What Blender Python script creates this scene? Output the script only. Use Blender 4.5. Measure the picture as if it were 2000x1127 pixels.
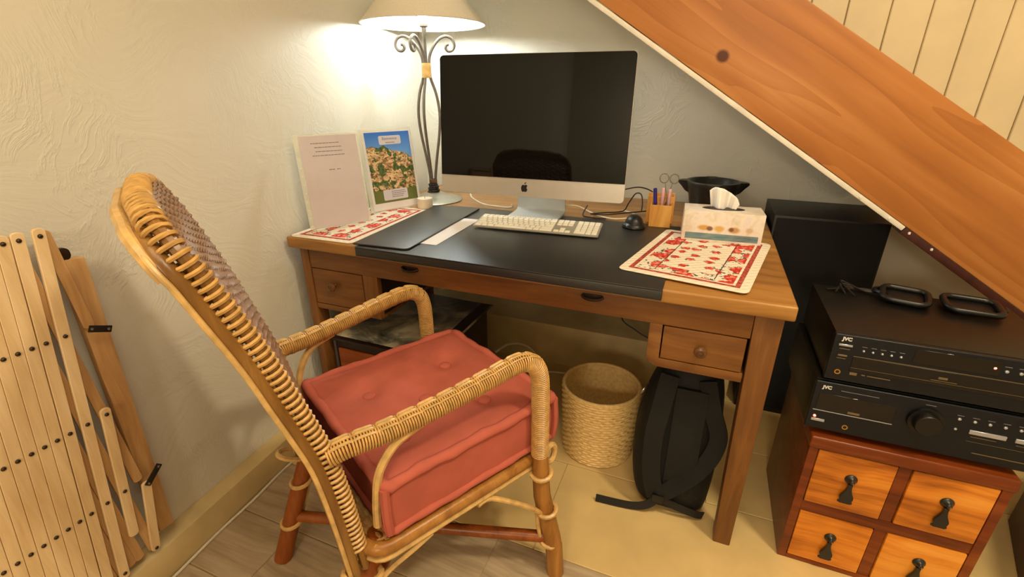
import bpy, bmesh, math, random
from mathutils import Vector, Matrix
random.seed(7)
PI = math.pi
for o in list(bpy.data.objects): bpy.data.objects.remove(o)
S = bpy.context.scene
COL = S.collection

# ------------------------------------------------------------------ camera, world, lights, exposure
cam_d = bpy.data.cameras.new('camera'); cam = bpy.data.objects.new('camera', cam_d); COL.objects.link(cam)
F_PX, PITCH, YAW, ROLL = 924.8, .3950, .3827, .0005
cam_d.sensor_fit = 'HORIZONTAL'; cam_d.sensor_width = 36; cam_d.lens = F_PX/2000*36
cam_d.clip_start = .02; cam_d.clip_end = 50
fw = Vector((-math.sin(YAW)*math.cos(PITCH), math.cos(YAW)*math.cos(PITCH), -math.sin(PITCH)))
rt = Vector((math.cos(YAW), math.sin(YAW), 0)); up = rt.cross(fw)
r2 = rt*math.cos(ROLL)+up*math.sin(ROLL); u2 = -rt*math.sin(ROLL)+up*math.cos(ROLL)
M = Matrix((r2, u2, -fw)).transposed().to_4x4(); M.translation = Vector((1.2450, -2.1598, 1.1996))
cam.matrix_world = M
S.camera = cam
W = bpy.data.worlds.new('world'); S.world = W; W.use_nodes = True
W.node_tree.nodes['Background'].inputs[0].default_value = (.9, .75, .55, 1)
W.node_tree.nodes['Background'].inputs[1].default_value = .02
def area(name, loc, target, size, power, col):
    d = bpy.data.lights.new(name, 'AREA'); d.shape = 'DISK'; d.size = size; d.energy = power; d.color = col
    o = bpy.data.objects.new(name, d); COL.objects.link(o); o.location = loc
    o.rotation_euler = (Vector(target)-Vector(loc)).to_track_quat('-Z', 'Y').to_euler(); return o
area('ceiling_light_right', (2.15, -1.62, 2.44), (2.05, -1.6, 0), .24, 25, (1, .83, .55))
area('ceiling_light_left', (1.35, -2.1, 2.44), (1.2, -2.0, 0), 1.0, 16, (1, .82, .56))
def bulb(name, loc, r, power, col):
    d = bpy.data.lights.new(name, 'POINT'); d.shadow_soft_size = r; d.energy = power; d.color = col
    o = bpy.data.objects.new(name, d); COL.objects.link(o); o.location = loc; return o
bulb('added_fill_light', (1.25, -3.75, 1.5), .14, 38, (1, .84, .62))  # added fill behind the camera brightening the back wall; no lamp is modelled here
vs = S.view_settings
vs.view_transform = 'Standard'; vs.look = 'None'; vs.gamma = 1; vs.use_curve_mapping = False; vs.exposure = .14

# ------------------------------------------------------------------ mesh helper
class MB:
    def __init__(s): s.v = []; s.f = []
    def add(s, vs, fs):
        n = len(s.v); s.v += [Vector(v) for v in vs]; s.f += [[i+n for i in f] for f in fs]; return s
    def box(s, x0, x1, y0, y1, z0, z1):
        return s.add([(x0,y0,z0),(x1,y0,z0),(x1,y1,z0),(x0,y1,z0),(x0,y0,z1),(x1,y0,z1),(x1,y1,z1),(x0,y1,z1)],
                     [(3,2,1,0),(4,5,6,7),(0,1,5,4),(1,2,6,5),(2,3,7,6),(3,0,4,7)])
    def hexa(s, b, t):      # bottom 4 and top 4 points, counter-clockwise from above
        return s.add(list(b)+list(t), [(3,2,1,0),(4,5,6,7),(0,1,5,4),(1,2,6,5),(2,3,7,6),(3,0,4,7)])
    def tube(s, pts, r, n=8, closed=False, flat=1.0):
        pts = [Vector(p) for p in pts]; N = len(pts)
        rs = r if isinstance(r, (list, tuple)) else [r]*N
        T = []
        for i in range(N):
            a = pts[(i-1) % N] if (closed or i > 0) else pts[i]; b = pts[(i+1) % N] if (closed or i < N-1) else pts[i]
            t = b-a; T.append(t.normalized() if t.length > 1e-9 else Vector((0,0,1)))
        ref = Vector((0,0,1)) if abs(T[0].z) < .9 else Vector((1,0,0))
        nrm = (ref-T[0]*ref.dot(T[0])).normalized(); vs_ = []
        for i in range(N):
            nrm = (nrm-T[i]*nrm.dot(T[i])).normalized(); bn = T[i].cross(nrm)
            for k in range(n):
                a = 2*PI*k/n; vs_.append(pts[i]+nrm*(rs[i]*math.cos(a)*flat)+bn*(rs[i]*math.sin(a)))
        fs = []
        for i in range(N if closed else N-1):
            j = (i+1) % N
            for k in range(n): fs.append((i*n+k, i*n+(k+1) % n, j*n+(k+1) % n, j*n+k))
        if not closed: fs += [tuple(range(n-1, -1, -1)), tuple(range((N-1)*n, N*n))]
        return s.add(vs_, fs)
    def lathe(s, prof, n=24, c=(0,0,0), axis='z', sx=1, sy=1, capb=True, capt=True):
        vs_ = []
        for r, h in prof:
            for k in range(n):
                a = 2*PI*k/n; x, y = r*math.cos(a)*sx, r*math.sin(a)*sy
                p = (x, y, h) if axis == 'z' else ((x, -h, y) if axis == 'y' else (h, x, y))
                vs_.append(Vector(p)+Vector(c))
        fs = []
        for i in range(len(prof)-1):
            for k in range(n): fs.append((i*n+k, i*n+(k+1) % n, (i+1)*n+(k+1) % n, (i+1)*n+k))
        if capb: fs.append(tuple(range(n-1, -1, -1)))
        if capt: fs.append(tuple(range((len(prof)-1)*n, len(prof)*n)))
        return s.add(vs_, fs)
    def prism(s, poly, a0, a1, axis='y'):
        n = len(poly)
        def P(p, a): return (p[0], a, p[1]) if axis == 'y' else ((p[0], p[1], a) if axis == 'z' else (a, p[0], p[1]))
        return s.add([P(p, a0) for p in poly]+[P(p, a1) for p in poly],
                     [tuple(range(n)), tuple(range(2*n-1, n-1, -1))]+[(i, n+i, n+(i+1) % n, (i+1) % n) for i in range(n)])
    def grid(s, fn, nu, nv, closed_u=False):
        vs_ = [fn(i, j) for j in range(nv) for i in range(nu)]; fs = []
        for j in range(nv-1):
            for i in range(nu if closed_u else nu-1):
                k = (i+1) % nu; fs.append((j*nu+i, j*nu+k, (j+1)*nu+k, (j+1)*nu+i))
        return s.add(vs_, fs)
    def xf(s, m): s.v = [m @ v for v in s.v]; return s
    def mesh(s, name, bevel=0, seg=2, smooth=40):
        me = bpy.data.meshes.new(name); me.from_pydata([tuple(v) for v in s.v], [], s.f)
        bm = bmesh.new(); bm.from_mesh(me)
        bmesh.ops.recalc_face_normals(bm, faces=bm.faces)
        if bevel:
            es = [e for e in bm.edges if len(e.link_faces) == 2 and e.calc_face_angle(0) > .6]
            bmesh.ops.bevel(bm, geom=es, offset=bevel, segments=seg, profile=.6, affect='EDGES', clamp_overlap=True)
        bm.to_mesh(me); bm.free()
        if smooth:
            me.polygons.foreach_set('use_smooth', [True]*len(me.polygons))
            me.set_sharp_from_angle(angle=math.radians(smooth))
        return me
    def build(s, name, m, parent=None, world=False, bevel=0, seg=2, smooth=40, kind=None):
        if world and parent is not None:
            inv = parent.matrix_basis.inverted(); s.xf(inv)
        me = s.mesh(name, bevel, seg, smooth)
        o = bpy.data.objects.new(name, me); COL.objects.link(o)
        if m is not None: me.materials.append(m)
        if parent is not None: o.parent = parent
        if kind: o['kind'] = kind
        return o
def tag(o, label=None, cat=None, group=None, kind=None):
    if label: o['label'] = label
    if cat: o['category'] = cat
    if group: o['group'] = group
    if kind: o['kind'] = kind
    return o
def thing(name, label, cat, loc=(0,0,0), rotz=0, group=None, kind=None):
    o = bpy.data.objects.new(name, None); COL.objects.link(o); o.empty_display_size = .05
    o.matrix_basis = Matrix.Translation(loc) @ Matrix.Rotation(rotz, 4, 'Z')
    return tag(o, label, cat, group, kind)
def share(o, name, parent, loc, rotz=0):
    c = o.copy(); c.name = name; COL.objects.link(c); c.parent = parent; c.location = loc; c.rotation_euler = (0,0,rotz); return c
def bez(pts, n=10):         # smooth Catmull-Rom through points
    P = [Vector(p) for p in pts]; out = []
    for i in range(len(P)-1):
        p0 = P[max(i-1,0)]; p1 = P[i]; p2 = P[i+1]; p3 = P[min(i+2,len(P)-1)]
        for k in range(n):
            t = k/n; out.append(.5*((2*p1)+(p2-p0)*t+(2*p0-5*p1+4*p2-p3)*t*t+(3*p1-p0-3*p2+p3)*t*t*t))
    out.append(P[-1]); return out
def rrect(x0, x1, y0, y1, r, n=5):
    out = []
    for cx, cy, a0 in ((x1-r,y1-r,0),(x0+r,y1-r,PI/2),(x0+r,y0+r,PI),(x1-r,y0+r,1.5*PI)):
        for k in range(n+1):
            a = a0+PI/2*k/n; out.append((cx+r*math.cos(a), cy+r*math.sin(a)))
    return out
def text(name, body, size, m, parent, mat4, bold=0, kern=1):
    c = bpy.data.curves.new(name, 'FONT'); c.body = body; c.size = size; c.offset = bold; c.extrude = .0002; c.space_character = kern
    c.align_x = 'LEFT'; t = bpy.data.objects.new(name, c); COL.objects.link(t)
    bpy.context.view_layer.update()
    me = bpy.data.meshes.new_from_object(t); bpy.data.objects.remove(t)
    o = bpy.data.objects.new(name, me); COL.objects.link(o); me.materials.clear(); me.materials.append(m)
    o.parent = parent; o.matrix_local = mat4; return o

# ------------------------------------------------------------------ materials
def lin(c): return tuple(((x/255)/12.92 if x/255 <= .04045 else ((x/255+.055)/1.055)**2.4) for x in c)+(1,)
class G:
    def __init__(s, name, rough=.5, metal=0, spec=.5):
        s.m = bpy.data.materials.new(name); s.m.use_nodes = True; s.t = s.m.node_tree
        s.b = s.t.nodes['Principled BSDF']; s.b.inputs['Roughness'].default_value = rough
        s.b.inputs['Metallic'].default_value = metal; s.b.inputs['Specular IOR Level'].default_value = spec
        s.co = None
    def n(s, typ, props=None, **ins):
        nd = s.t.nodes.new(typ)
        for k, v in (props or {}).items(): setattr(nd, k, v)
        for k, v in ins.items(): s.set(nd, k.replace('_', ' ') if k.replace('_', ' ') in nd.inputs else k, v)
        return nd
    def set(s, nd, k, v):
        i = nd.inputs[int(k[1:])] if (k[0] == 'i' and k[1:].isdigit()) else nd.inputs[k]
        if isinstance(v, bpy.types.NodeSocket): s.t.links.new(v, i)
        else: i.default_value = v
    def obj(s):
        if s.co is None: s.co = s.n('ShaderNodeTexCoord').outputs['Object']
        return s.co
    def map(s, scale=(1,1,1), rot=(0,0,0), loc=(0,0,0), vec=None):
        return s.n('ShaderNodeMapping', Vector=vec or s.obj(), Scale=scale, Rotation=rot, Location=loc).outputs[0]
    def noise(s, vec, scale=5, detail=3, rough=.5, dist=0):
        return s.n('ShaderNodeTexNoise', Vector=vec, Scale=scale, Detail=detail, Roughness=rough, Distortion=dist).outputs['Fac']
    def ramp(s, fac, stops, mode='LINEAR'):
        r = s.n('ShaderNodeValToRGB', Fac=fac); cr = r.color_ramp; cr.interpolation = mode
        while len(cr.elements) > 1: cr.elements.remove(cr.elements[-1])
        cr.elements[0].position = stops[0][0]; cr.elements[0].color = stops[0][1]
        for p, c in stops[1:]:
            e = cr.elements.new(p); e.color = c
        return r.outputs['Color']
    def math(s, op, a, b=0, c=0):
        return s.n('ShaderNodeMath', {'operation': op}, i0=a, i1=b, i2=c).outputs[0]
    def mix(s, f, a, b):
        nd = s.t.nodes.new('ShaderNodeMix'); nd.data_type = 'RGBA'
        for i, v in ((0, f), (6, a), (7, b)):
            if isinstance(v, bpy.types.NodeSocket): s.t.links.new(v, nd.inputs[i])
            else: nd.inputs[i].default_value = v
        return nd.outputs[2]
    def sep(s, vec=None):
        o = s.n('ShaderNodeSeparateXYZ', i0=vec or s.obj()).outputs; return o[0], o[1], o[2]
    def ell(s, u, v, cu, cv, ru, rv, soft=.15):
        a = s.math('DIVIDE', s.math('SUBTRACT', u, cu), ru); b = s.math('DIVIDE', s.math('SUBTRACT', v, cv), rv)
        d = s.math('SQRT', s.math('ADD', s.math('MULTIPLY', a, a), s.math('MULTIPLY', b, b)))
        return s.n('ShaderNodeMapRange', Value=d, From_Min=1-soft, From_Max=1+soft, To_Min=1.0, To_Max=0.0).outputs[0]
    def band(s, u, a, b):
        return s.math('MULTIPLY', s.math('GREATER_THAN', u, a), s.math('LESS_THAN', u, b))
    def color(s, c): s.set(s.b, 'Base Color', c); return s
    def rough(s, c): s.set(s.b, 'Roughness', c); return s
    def bump(s, h, strength=.3, dist=.005):
        s.set(s.b, 'Normal', s.n('ShaderNodeBump', Height=h, Strength=strength, Distance=dist).outputs[0]); return s
def plain(name, rgb, rough=.5, metal=0, spec=.5, var=.08, scale=30, bump=.1):
    g = G(name, rough, metal, spec); c = lin(rgb); n = g.noise(g.obj(), scale, 3)
    lo = tuple(x*(1-var) for x in c[:3])+(1,); hi = tuple(min(1, x*(1+var)) for x in c[:3])+(1,)
    g.color(g.ramp(n, [(.3, lo), (.7, hi)]))
    if bump: g.bump(g.noise(g.obj(), scale*6, 2), bump, .001)
    return g.m
def wood(name, dark, mid, light, axis=0, scale=1, rough=.4, contrast=1, spec=.4, blot=.35):
    g = G(name, rough, 0, spec)
    sc = [14*scale]*3; sc[axis] = 1.2*scale
    warp = g.n('ShaderNodeTexNoise', Vector=g.map((3,3,3)), Scale=1.0, Detail=2.0).outputs['Color']
    v = g.n('ShaderNodeVectorMath', {'operation': 'MULTIPLY_ADD'}, i0=warp, i1=(.06,.06,.06), i2=g.obj()).outputs[0]
    a = g.noise(g.map(tuple(sc), vec=v), 2.2, 5, .55, .4)
    sc2 = [90*scale]*3; sc2[axis] = 2.5*scale
    b = g.noise(g.map(tuple(sc2), vec=v), 2, 2)
    c = g.noise(g.map((2.2,2.2,2.2)), 1.5, 3)
    f = g.math('ADD', g.math('MULTIPLY', a, .65), g.math('ADD', g.math('MULTIPLY', b, .15), g.math('MULTIPLY', c, blot)))
    h = .22*contrast; m0 = .4+blot/2
    g.color(g.ramp(f, [(m0-h, lin(dark)), (m0, lin(mid)), (m0+h, lin(light))]))
    g.bump(g.math('ADD', a, b), .12, .002)
    return g.m
def plaster(name, rgb):
    g = G(name, .75, 0, .25)
    v = g.n('ShaderNodeTexNoise', Vector=g.map((2,2,2)), Scale=1.4, Detail=2.0).outputs['Color']
    wv = g.n('ShaderNodeVectorMath', {'operation': 'MULTIPLY_ADD'}, i0=v, i1=(.5,.5,.5), i2=g.obj()).outputs[0]
    big = g.noise(g.obj(), 3, 3)
    s1 = g.noise(g.map((9,3,26), rot=(.5,.3,.9), vec=wv), 1.6, 4, .6)
    s2 = g.noise(g.map((5,24,8), rot=(-.7,.5,.4), vec=wv), 1.3, 4, .6)
    r1 = g.math('POWER', g.math('SUBTRACT', 1, g.math('ABSOLUTE', g.math('MULTIPLY', g.math('SUBTRACT', s1, .5), 5.0))), 3)
    r2 = g.math('POWER', g.math('MAXIMUM', 0, g.math('SUBTRACT', 1, g.math('ABSOLUTE', g.math('MULTIPLY', g.math('SUBTRACT', s2, .5), 9.0)))), 3)
    mask = g.ramp(g.noise(g.map(loc=(3,1,2)), 3.5, 2), [(.45, (0,0,0,1)), (.62, (1,1,1,1))])
    h = g.math('ADD', g.math('MULTIPLY', g.math('MULTIPLY', r2, mask), .55), g.math('ADD', g.math('MULTIPLY', big, 1.3), g.math('MULTIPLY', s1, .55)))
    c = lin(rgb)
    g.color(g.ramp(g.noise(g.obj(), 2.5, 4), [(.3, tuple(x*.93 for x in c[:3])+(1,)), (.7, c)]))
    g.bump(h, .22, .015); return g.m

M_WALL = plaster('wall_plaster', (219, 215, 201))
M_CEIL = plain('ceiling_paint', (225, 210, 180), .8)
M_BASE = plain('baseboard_stone', (214, 192, 140), .6, var=.12, scale=9)
M_GROUT = plain('grout', (196, 172, 124), .9)
M_STONE = plain('stone_tile', (214, 186, 128), .45, var=.10, scale=7, bump=.15)
M_PLANK = wood('plank_tile', (136, 116, 90), (174, 154, 126), (200, 182, 154), 0, 1.0, .45)
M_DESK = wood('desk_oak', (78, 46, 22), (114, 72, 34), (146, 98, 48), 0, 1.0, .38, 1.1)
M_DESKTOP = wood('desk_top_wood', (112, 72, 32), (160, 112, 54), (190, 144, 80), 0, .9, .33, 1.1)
M_DESKV = wood('desk_oak_upright', (78, 46, 22), (116, 74, 34), (148, 100, 48), 2, 1.0, .4, 1.1)
M_KNOB = wood('knob_wood', (66, 40, 20), (94, 60, 32), (120, 82, 46), 0, 2, .3)
M_RED = wood('drawer_reddish', (110, 48, 12), (150, 72, 20), (176, 92, 30), 0, 1.2, .4)
M_CAB = wood('cabinet_frame', (74, 28, 8), (116, 52, 16), (146, 76, 28), 0, 1.0, .33)
M_CABD = wood('drawer_pine', (150, 80, 20), (214, 130, 40), (234, 160, 66), 0, 1.0, .33, .85, .4, .75)
M_DARKW = plain('dark_wood', (34, 16, 10), .45, var=.2, scale=12)
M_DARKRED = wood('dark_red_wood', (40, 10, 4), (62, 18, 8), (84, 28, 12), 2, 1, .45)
M_BLACK = plain('black_plastic', (8, 8, 9), .38, var=.1)
M_SPK = plain('black_speaker_vinyl', (8, 8, 8), .45, var=.15)
M_GRILLE = plain('grille_cloth', (6, 7, 10), .8, var=.2, scale=400)
M_METALBLK = plain('unit_case_steel', (9, 8, 7), .38, var=.1, bump=.25)
M_FACE = plain('unit_face_aluminium', (20, 24, 31), .34, .3, var=.06)
M_DISP = plain('display_window', (8, 6, 6), .08, spec=.6)
M_SILV = plain('silver_button', (186, 190, 200), .3, .6)
M_LEGEND = plain('legend_print', (214, 214, 214), .5)
M_LEGDIM = plain('legend_dim', (110, 92, 62), .5)
M_GOLD = plain('brass_jack', (206, 158, 78), .3, .8)
M_IRON = plain('forged_grey_iron', (112, 104, 96), .5, .35, var=.15, scale=60)
M_IRONB = plain('lamp_base_metal', (166, 164, 152), .35, .6, var=.1)
M_STONEBLK = plain('black_stone', (30, 30, 28), .35, var=.35, scale=24, bump=.3)
M_ALU = plain('aluminium', (196, 190, 184), .32, .55, var=.03)
M_FOOTALU = plain('stand_aluminium', (218, 222, 222), .3, .15, var=.03)
M_GLASS = plain('screen_glass', (5, 5, 6), .03, spec=.3, bump=0)
M_KEY = plain('white_key', (232, 228, 216), .45, var=.02)
M_KBALU = plain('keyboard_aluminium', (176, 172, 160), .4, .5, var=.03)
M_WHITE = plain('white_plastic', (232, 228, 220), .4, var=.03)
M_PAPER = plain('paper', (226, 222, 224), .65, var=.02)
M_PAPERG = plain('paper_greyish', (206, 196, 202), .35, var=.02)
M_TISSUE = plain('tissue', (240, 236, 232), .9, var=.02)
M_INK = plain('ink', (70, 62, 66), .6)
M_INKG = plain('grey_ink', (128, 120, 126), .6)
M_CARD = plain('card_lilac', (206, 202, 214), .5, var=.02)
M_BLUE = plain('blue_pen', (42, 30, 120), .3)
M_PINK = plain('pink_pen', (206, 160, 168), .25)
M_STEEL = plain('steel', (150, 140, 132), .25, .9)
M_WAX = plain('wax', (236, 222, 202), .45, var=.03)
M_HOLDER = wood('holder_pine', (176, 116, 48), (206, 148, 70), (226, 176, 100), 2, 1.6, .45)
M_LEATHER = plain('black_leather', (24, 25, 26), .40, spec=.8, var=.12, scale=120, bump=.35)
M_BROWNEDGE = plain('brown_stitch', (96, 66, 42), .6)
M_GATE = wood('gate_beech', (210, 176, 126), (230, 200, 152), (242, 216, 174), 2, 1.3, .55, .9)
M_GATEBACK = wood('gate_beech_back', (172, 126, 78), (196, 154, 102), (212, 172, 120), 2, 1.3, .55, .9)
M_BOLT = plain('bolt_metal', (70, 58, 44), .35, .8)
M_CANE = wood('cane_pole', (116, 72, 26), (160, 108, 48), (190, 140, 72), 2, 1.2, .32, 1.1)
M_CANED = wood('cane_pole_dark', (98, 44, 12), (136, 70, 22), (164, 92, 34), 2, 1.0, .32, 1.0)
M_CANEB = wood('cane_post_brown', (92, 60, 24), (132, 92, 42), (166, 124, 66), 2, 1.2, .32, 1.1)
M_RATTAN = plain('rattan_peel', (204, 166, 104), .34, var=.22, scale=45, bump=.2)
M_WRAP = plain('rattan_wrap', (194, 152, 88), .36, var=.22, scale=60, bump=.2)
M_WEAVE = plain('rattan_weave', (134, 94, 58), .38, var=.3, scale=70, bump=.25)
M_CUSH = plain('terracotta_cotton', (180, 94, 78), .85, spec=.2, var=.10, scale=14, bump=.25)
M_BASKET = plain('basket_straw', (234, 200, 134), .6, var=.14, scale=90, bump=.4)
M_NYLON = plain('black_nylon', (8, 8, 8), .7, var=.25, scale=80, bump=.4)
M_NYLONG = plain('black_mesh_panel', (9, 10, 10), .8, var=.25, scale=160, bump=.4)
M_WEB = plain('black_webbing', (18, 16, 16), .7, var=.2, scale=200)
M_CABLEW = plain('white_cable', (226, 218, 200), .45)
M_CABLEB = plain('black_cable', (26, 20, 18), .45)
M_PINE = plain('white_board', (232, 214, 174), .5, var=.05, scale=8)
M_SOFFIT = plain('soffit_paint', (226, 220, 206), .6)
M_SHADE = G('lampshade_linen', .8)
def _shade():
    g = M_SHADE; t = g.t; c = lin((226, 216, 196))
    g.color(g.ramp(g.noise(g.map((300,300,40)), 1, 2), [(.3, tuple(x*.9 for x in c[:3])+(1,)), (.7, c)]))
    tr = g.n('ShaderNodeBsdfTranslucent', Color=lin((250, 236, 200)))
    mx = g.n('ShaderNodeMixShader', i0=.06); t.links.new(g.b.outputs[0], mx.inputs[1]); t.links.new(tr.outputs[0], mx.inputs[2])
    t.links.new(mx.outputs[0], t.nodes['Material Output'].inputs['Surface'])
_shade(); M_SHADE = M_SHADE.m
def emis(name, col, strength):
    g = G(name, .4); g.set(g.b, 'Base Color', (.9,.9,.9,1)); g.set(g.b, 'Emission Color', col+(1,)); g.set(g.b, 'Emission Strength', strength); return g.m
M_BULB = emis('bulb_glow', (.88, .98, 1), 270)
M_LED = emis('red_led', (1, .03, .05), 3)
def clear(name, rgb, amount):
    g = G(name, .18, 0, .5); g.color(lin(rgb)); g.set(g.b, 'Alpha', amount); return g.m
M_SLEEVE = clear('clear_sleeve', (236, 238, 224), .45)
def stringer_mat():
    g = G('stringer_pine', .42, 0, .4); x, y, z = g.sep()      # x along the board, z across
    knots = [(-.264, -.069, .032), (.98, -.10, .012), (-.9, .0, .02)]
    zz = z
    for kx, kz, kr in knots:
        dx = g.math('DIVIDE', g.math('SUBTRACT', x, kx), kr*5); dz = g.math('DIVIDE', g.math('SUBTRACT', z, kz), kr*2)
        e = g.math('POWER', 2.718, g.math('MULTIPLY', g.math('ADD', g.math('MULTIPLY', dx, dx), g.math('MULTIPLY', dz, dz)), -1.0))
        zz = g.math('ADD', zz, g.math('MULTIPLY', g.math('MULTIPLY', e, dz), kr*1.1))
    v = g.n('ShaderNodeCombineXYZ', X=x, Y=y, Z=zz).outputs[0]
    a = g.noise(g.map((.9, 1, 16), vec=v), 1.3, 4, .55, .6)
    w = g.math('FRACT', g.math('MULTIPLY', g.math('ADD', g.noise(g.map((.55, 1, 5.5), vec=v), 1.0, 2), g.math('MULTIPLY', zz, 1.2)), 9))
    c = g.noise(g.map((1.2,1,2.5)), 1.4, 2)
    f = g.math('ADD', g.math('MULTIPLY', a, .45), g.math('ADD', g.math('MULTIPLY', w, .12), g.math('MULTIPLY', c, .5)))
    col = g.ramp(f, [(.32, lin((142, 84, 34))), (.52, lin((172, 108, 50))), (.76, lin((198, 136, 76)))])
    for kx, kz, kr in knots:
        col = g.mix(g.ell(x, z, kx, kz, kr*.55, kr*.5, .25), col, lin((84, 36, 8)))
    g.color(col); g.bump(a, .1, .002); return g.m
M_STRING = stringer_mat()
def mat_print():            # landscape sheet on the low chest
    g = G('landscape_print', .35, 0, .4); x, y, z = g.sep()
    n = g.noise(g.map((5,5,5)), 1.6, 6, .62, .6)
    col = g.ramp(n, [(.34, lin((70, 70, 66))), (.46, lin((150, 148, 130))), (.56, lin((220, 210, 176))), (.7, lin((240, 234, 206)))])
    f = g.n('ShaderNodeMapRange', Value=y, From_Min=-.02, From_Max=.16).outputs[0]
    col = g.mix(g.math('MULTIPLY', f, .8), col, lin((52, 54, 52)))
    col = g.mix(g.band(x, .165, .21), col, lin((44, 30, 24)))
    g.color(col); return g.m
M_PRINT = mat_print()
def mat_village(w, h):
    g = G('village_photo_print', .3, 0, .45); x, y, z = g.sep()
    n1 = g.noise(g.map((14,14,14)), 1.2, 3)
    ridge = g.math('ADD', g.math('MULTIPLY', g.math('SUBTRACT', n1, .5), .05), h*.80)
    xr = g.math('SUBTRACT', x, w*.25); ridge = g.math('SUBTRACT', ridge, g.math('MULTIPLY', g.math('MULTIPLY', xr, xr), 2.6))
    sky = g.math('GREATER_THAN', z, ridge)
    vn = g.n('ShaderNodeTexVoronoi', Vector=g.map((70,70,110)), Scale=1.0)
    house = g.ramp(vn.outputs['Color'], [(.2, lin((150, 110, 74))), (.5, lin((204, 168, 124))), (.8, lin((226, 196, 156)))])
    dark = g.math('LESS_THAN', g.noise(g.map((95,95,130)), 1.0, 2), .40)
    house = g.mix(dark, house, lin((84, 62, 46)))
    tr = g.math('GREATER_THAN', g.noise(g.map((30,30,36), loc=(4,0,1)), 1.0, 4, .6), .525)
    green = g.ramp(g.noise(g.map((120,120,120)), 1.0, 2), [(.3, lin((36, 54, 34))), (.7, lin((104, 124, 66)))])
    land = g.mix(tr, house, green)
    low = g.math('LESS_THAN', z, g.math('ADD', h*.12, g.math('MULTIPLY', n1, .03)))
    land = g.mix(low, land, lin((104, 112, 58)))
    g.color(g.mix(sky, land, g.ramp(z, [(h*.7, lin((104, 158, 226))), (h, lin((52, 110, 204)))]))); return g.m
def mat_mat(w, d, seed):    # quilted flowered placemat, object origin at its centre
    g = G('flowered_placemat', .85, 0, .2); x, y, z = g.sep()
    ax = g.math('ABSOLUTE', x); ay = g.math('ABSOLUTE', y)
    ex = g.math('SUBTRACT', w/2, ax); ey = g.math('SUBTRACT', d/2, ay); e = g.math('MINIMUM', ex, ey)
    col = lin((232, 222, 204))
    rn = g.noise(g.obj(), 160, 2)
    strip = g.band(e, .022, .034)
    col = g.mix(strip, col, g.ramp(rn, [(.4, lin((146, 52, 44))), (.6, lin((188, 96, 82)))]))
    def flowers(col, scale, thr, region, leafoff):
        wv = g.n('ShaderNodeTexNoise', Vector=g.obj(), Scale=90.0, Detail=2.0).outputs['Color']
        pv = g.n('ShaderNodeVectorMath', {'operation': 'MULTIPLY_ADD'}, i0=wv, i1=(.014,.014,0), i2=g.map(loc=(seed*.37, seed*.21, 0))).outputs[0]
        vo = g.n('ShaderNodeTexVoronoi', {'voronoi_dimensions': '2D'}, Vector=pv, Scale=scale, Randomness=.55).outputs['Distance']
        leaf = g.math('MULTIPLY', g.band(vo, thr*.75, thr*1.15), g.math('MULTIPLY', g.math('GREATER_THAN', g.noise(g.obj(), 130, 1), .55), region))
        col = g.mix(leaf, col, lin((78, 88, 84)))
        petal = g.ramp(g.noise(g.obj(), 120, 2), [(.38, lin((172, 44, 38))), (.55, lin((222, 84, 66))), (.68, lin((236, 170, 150)))])
        return g.mix(g.math('MULTIPLY', g.math('LESS_THAN', vo, thr*.85), region), col, petal)
    inner = g.math('MULTIPLY', g.math('GREATER_THAN', ex, .088), g.math('GREATER_THAN', ey, .085))
    ring = g.math('MULTIPLY', g.math('GREATER_THAN', e, .040), g.math('SUBTRACT', 1, inner))
    col = flowers(col, 14.5, .44, ring, 0); col = flowers(col, 20, .27, inner, 0)
    line = g.math('MULTIPLY', g.band(ex, .084, .0865), g.math('GREATER_THAN', ey, .05))
    col = g.mix(line, col, lin((70, 62, 66)))
    g.color(col)
    q1 = g.n('ShaderNodeTexWave', Vector=g.map((1,1,1), rot=(0,0,.78)), Scale=18.0).outputs['Fac']
    q2 = g.n('ShaderNodeTexWave', Vector=g.map((1,1,1), rot=(0,0,-.78)), Scale=18.0).outputs['Fac']
    g.bump(g.math('ADD', q1, q2), .4, .003); return g.m
def mat_tissue(w, h):
    g = G('tissue_box_card', .4, 0, .4); x, y, z = g.sep()
    base = g.ramp(g.noise(g.obj(), 26, 4, .6, .5), [(.3, lin((206, 190, 170))), (.55, lin((230, 220, 208))), (.75, lin((216, 206, 210)))])
    front = g.math('LESS_THAN', y, -.0545)
    for cx, cz, rx, rz, c in ((-.052,.043,.018,.008,(206,160,84)),(-.035,.041,.009,.007,(130,92,70)),(-.008,.042,.014,.009,(212,172,100)),(.033,.041,.016,.009,(190,150,96)),(.026,.042,.007,.006,(120,88,70)),(.076,.043,.010,.008,(204,180,150))):
        base = g.mix(g.math('MULTIPLY', g.ell(x, z, cx, cz, rx, rz, .3), front), base, lin(c))
    blue = g.math('MULTIPLY', g.band(z, .006, .026), g.math('MULTIPLY', front, g.band(x, -w*.455, w*.455)))
    base = g.mix(blue, base, g.ramp(g.noise(g.map((20,1,90)), 1, 3), [(.3, lin((84, 112, 120))), (.7, lin((132, 158, 164)))]))
    g.color(base); return g.m

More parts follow.
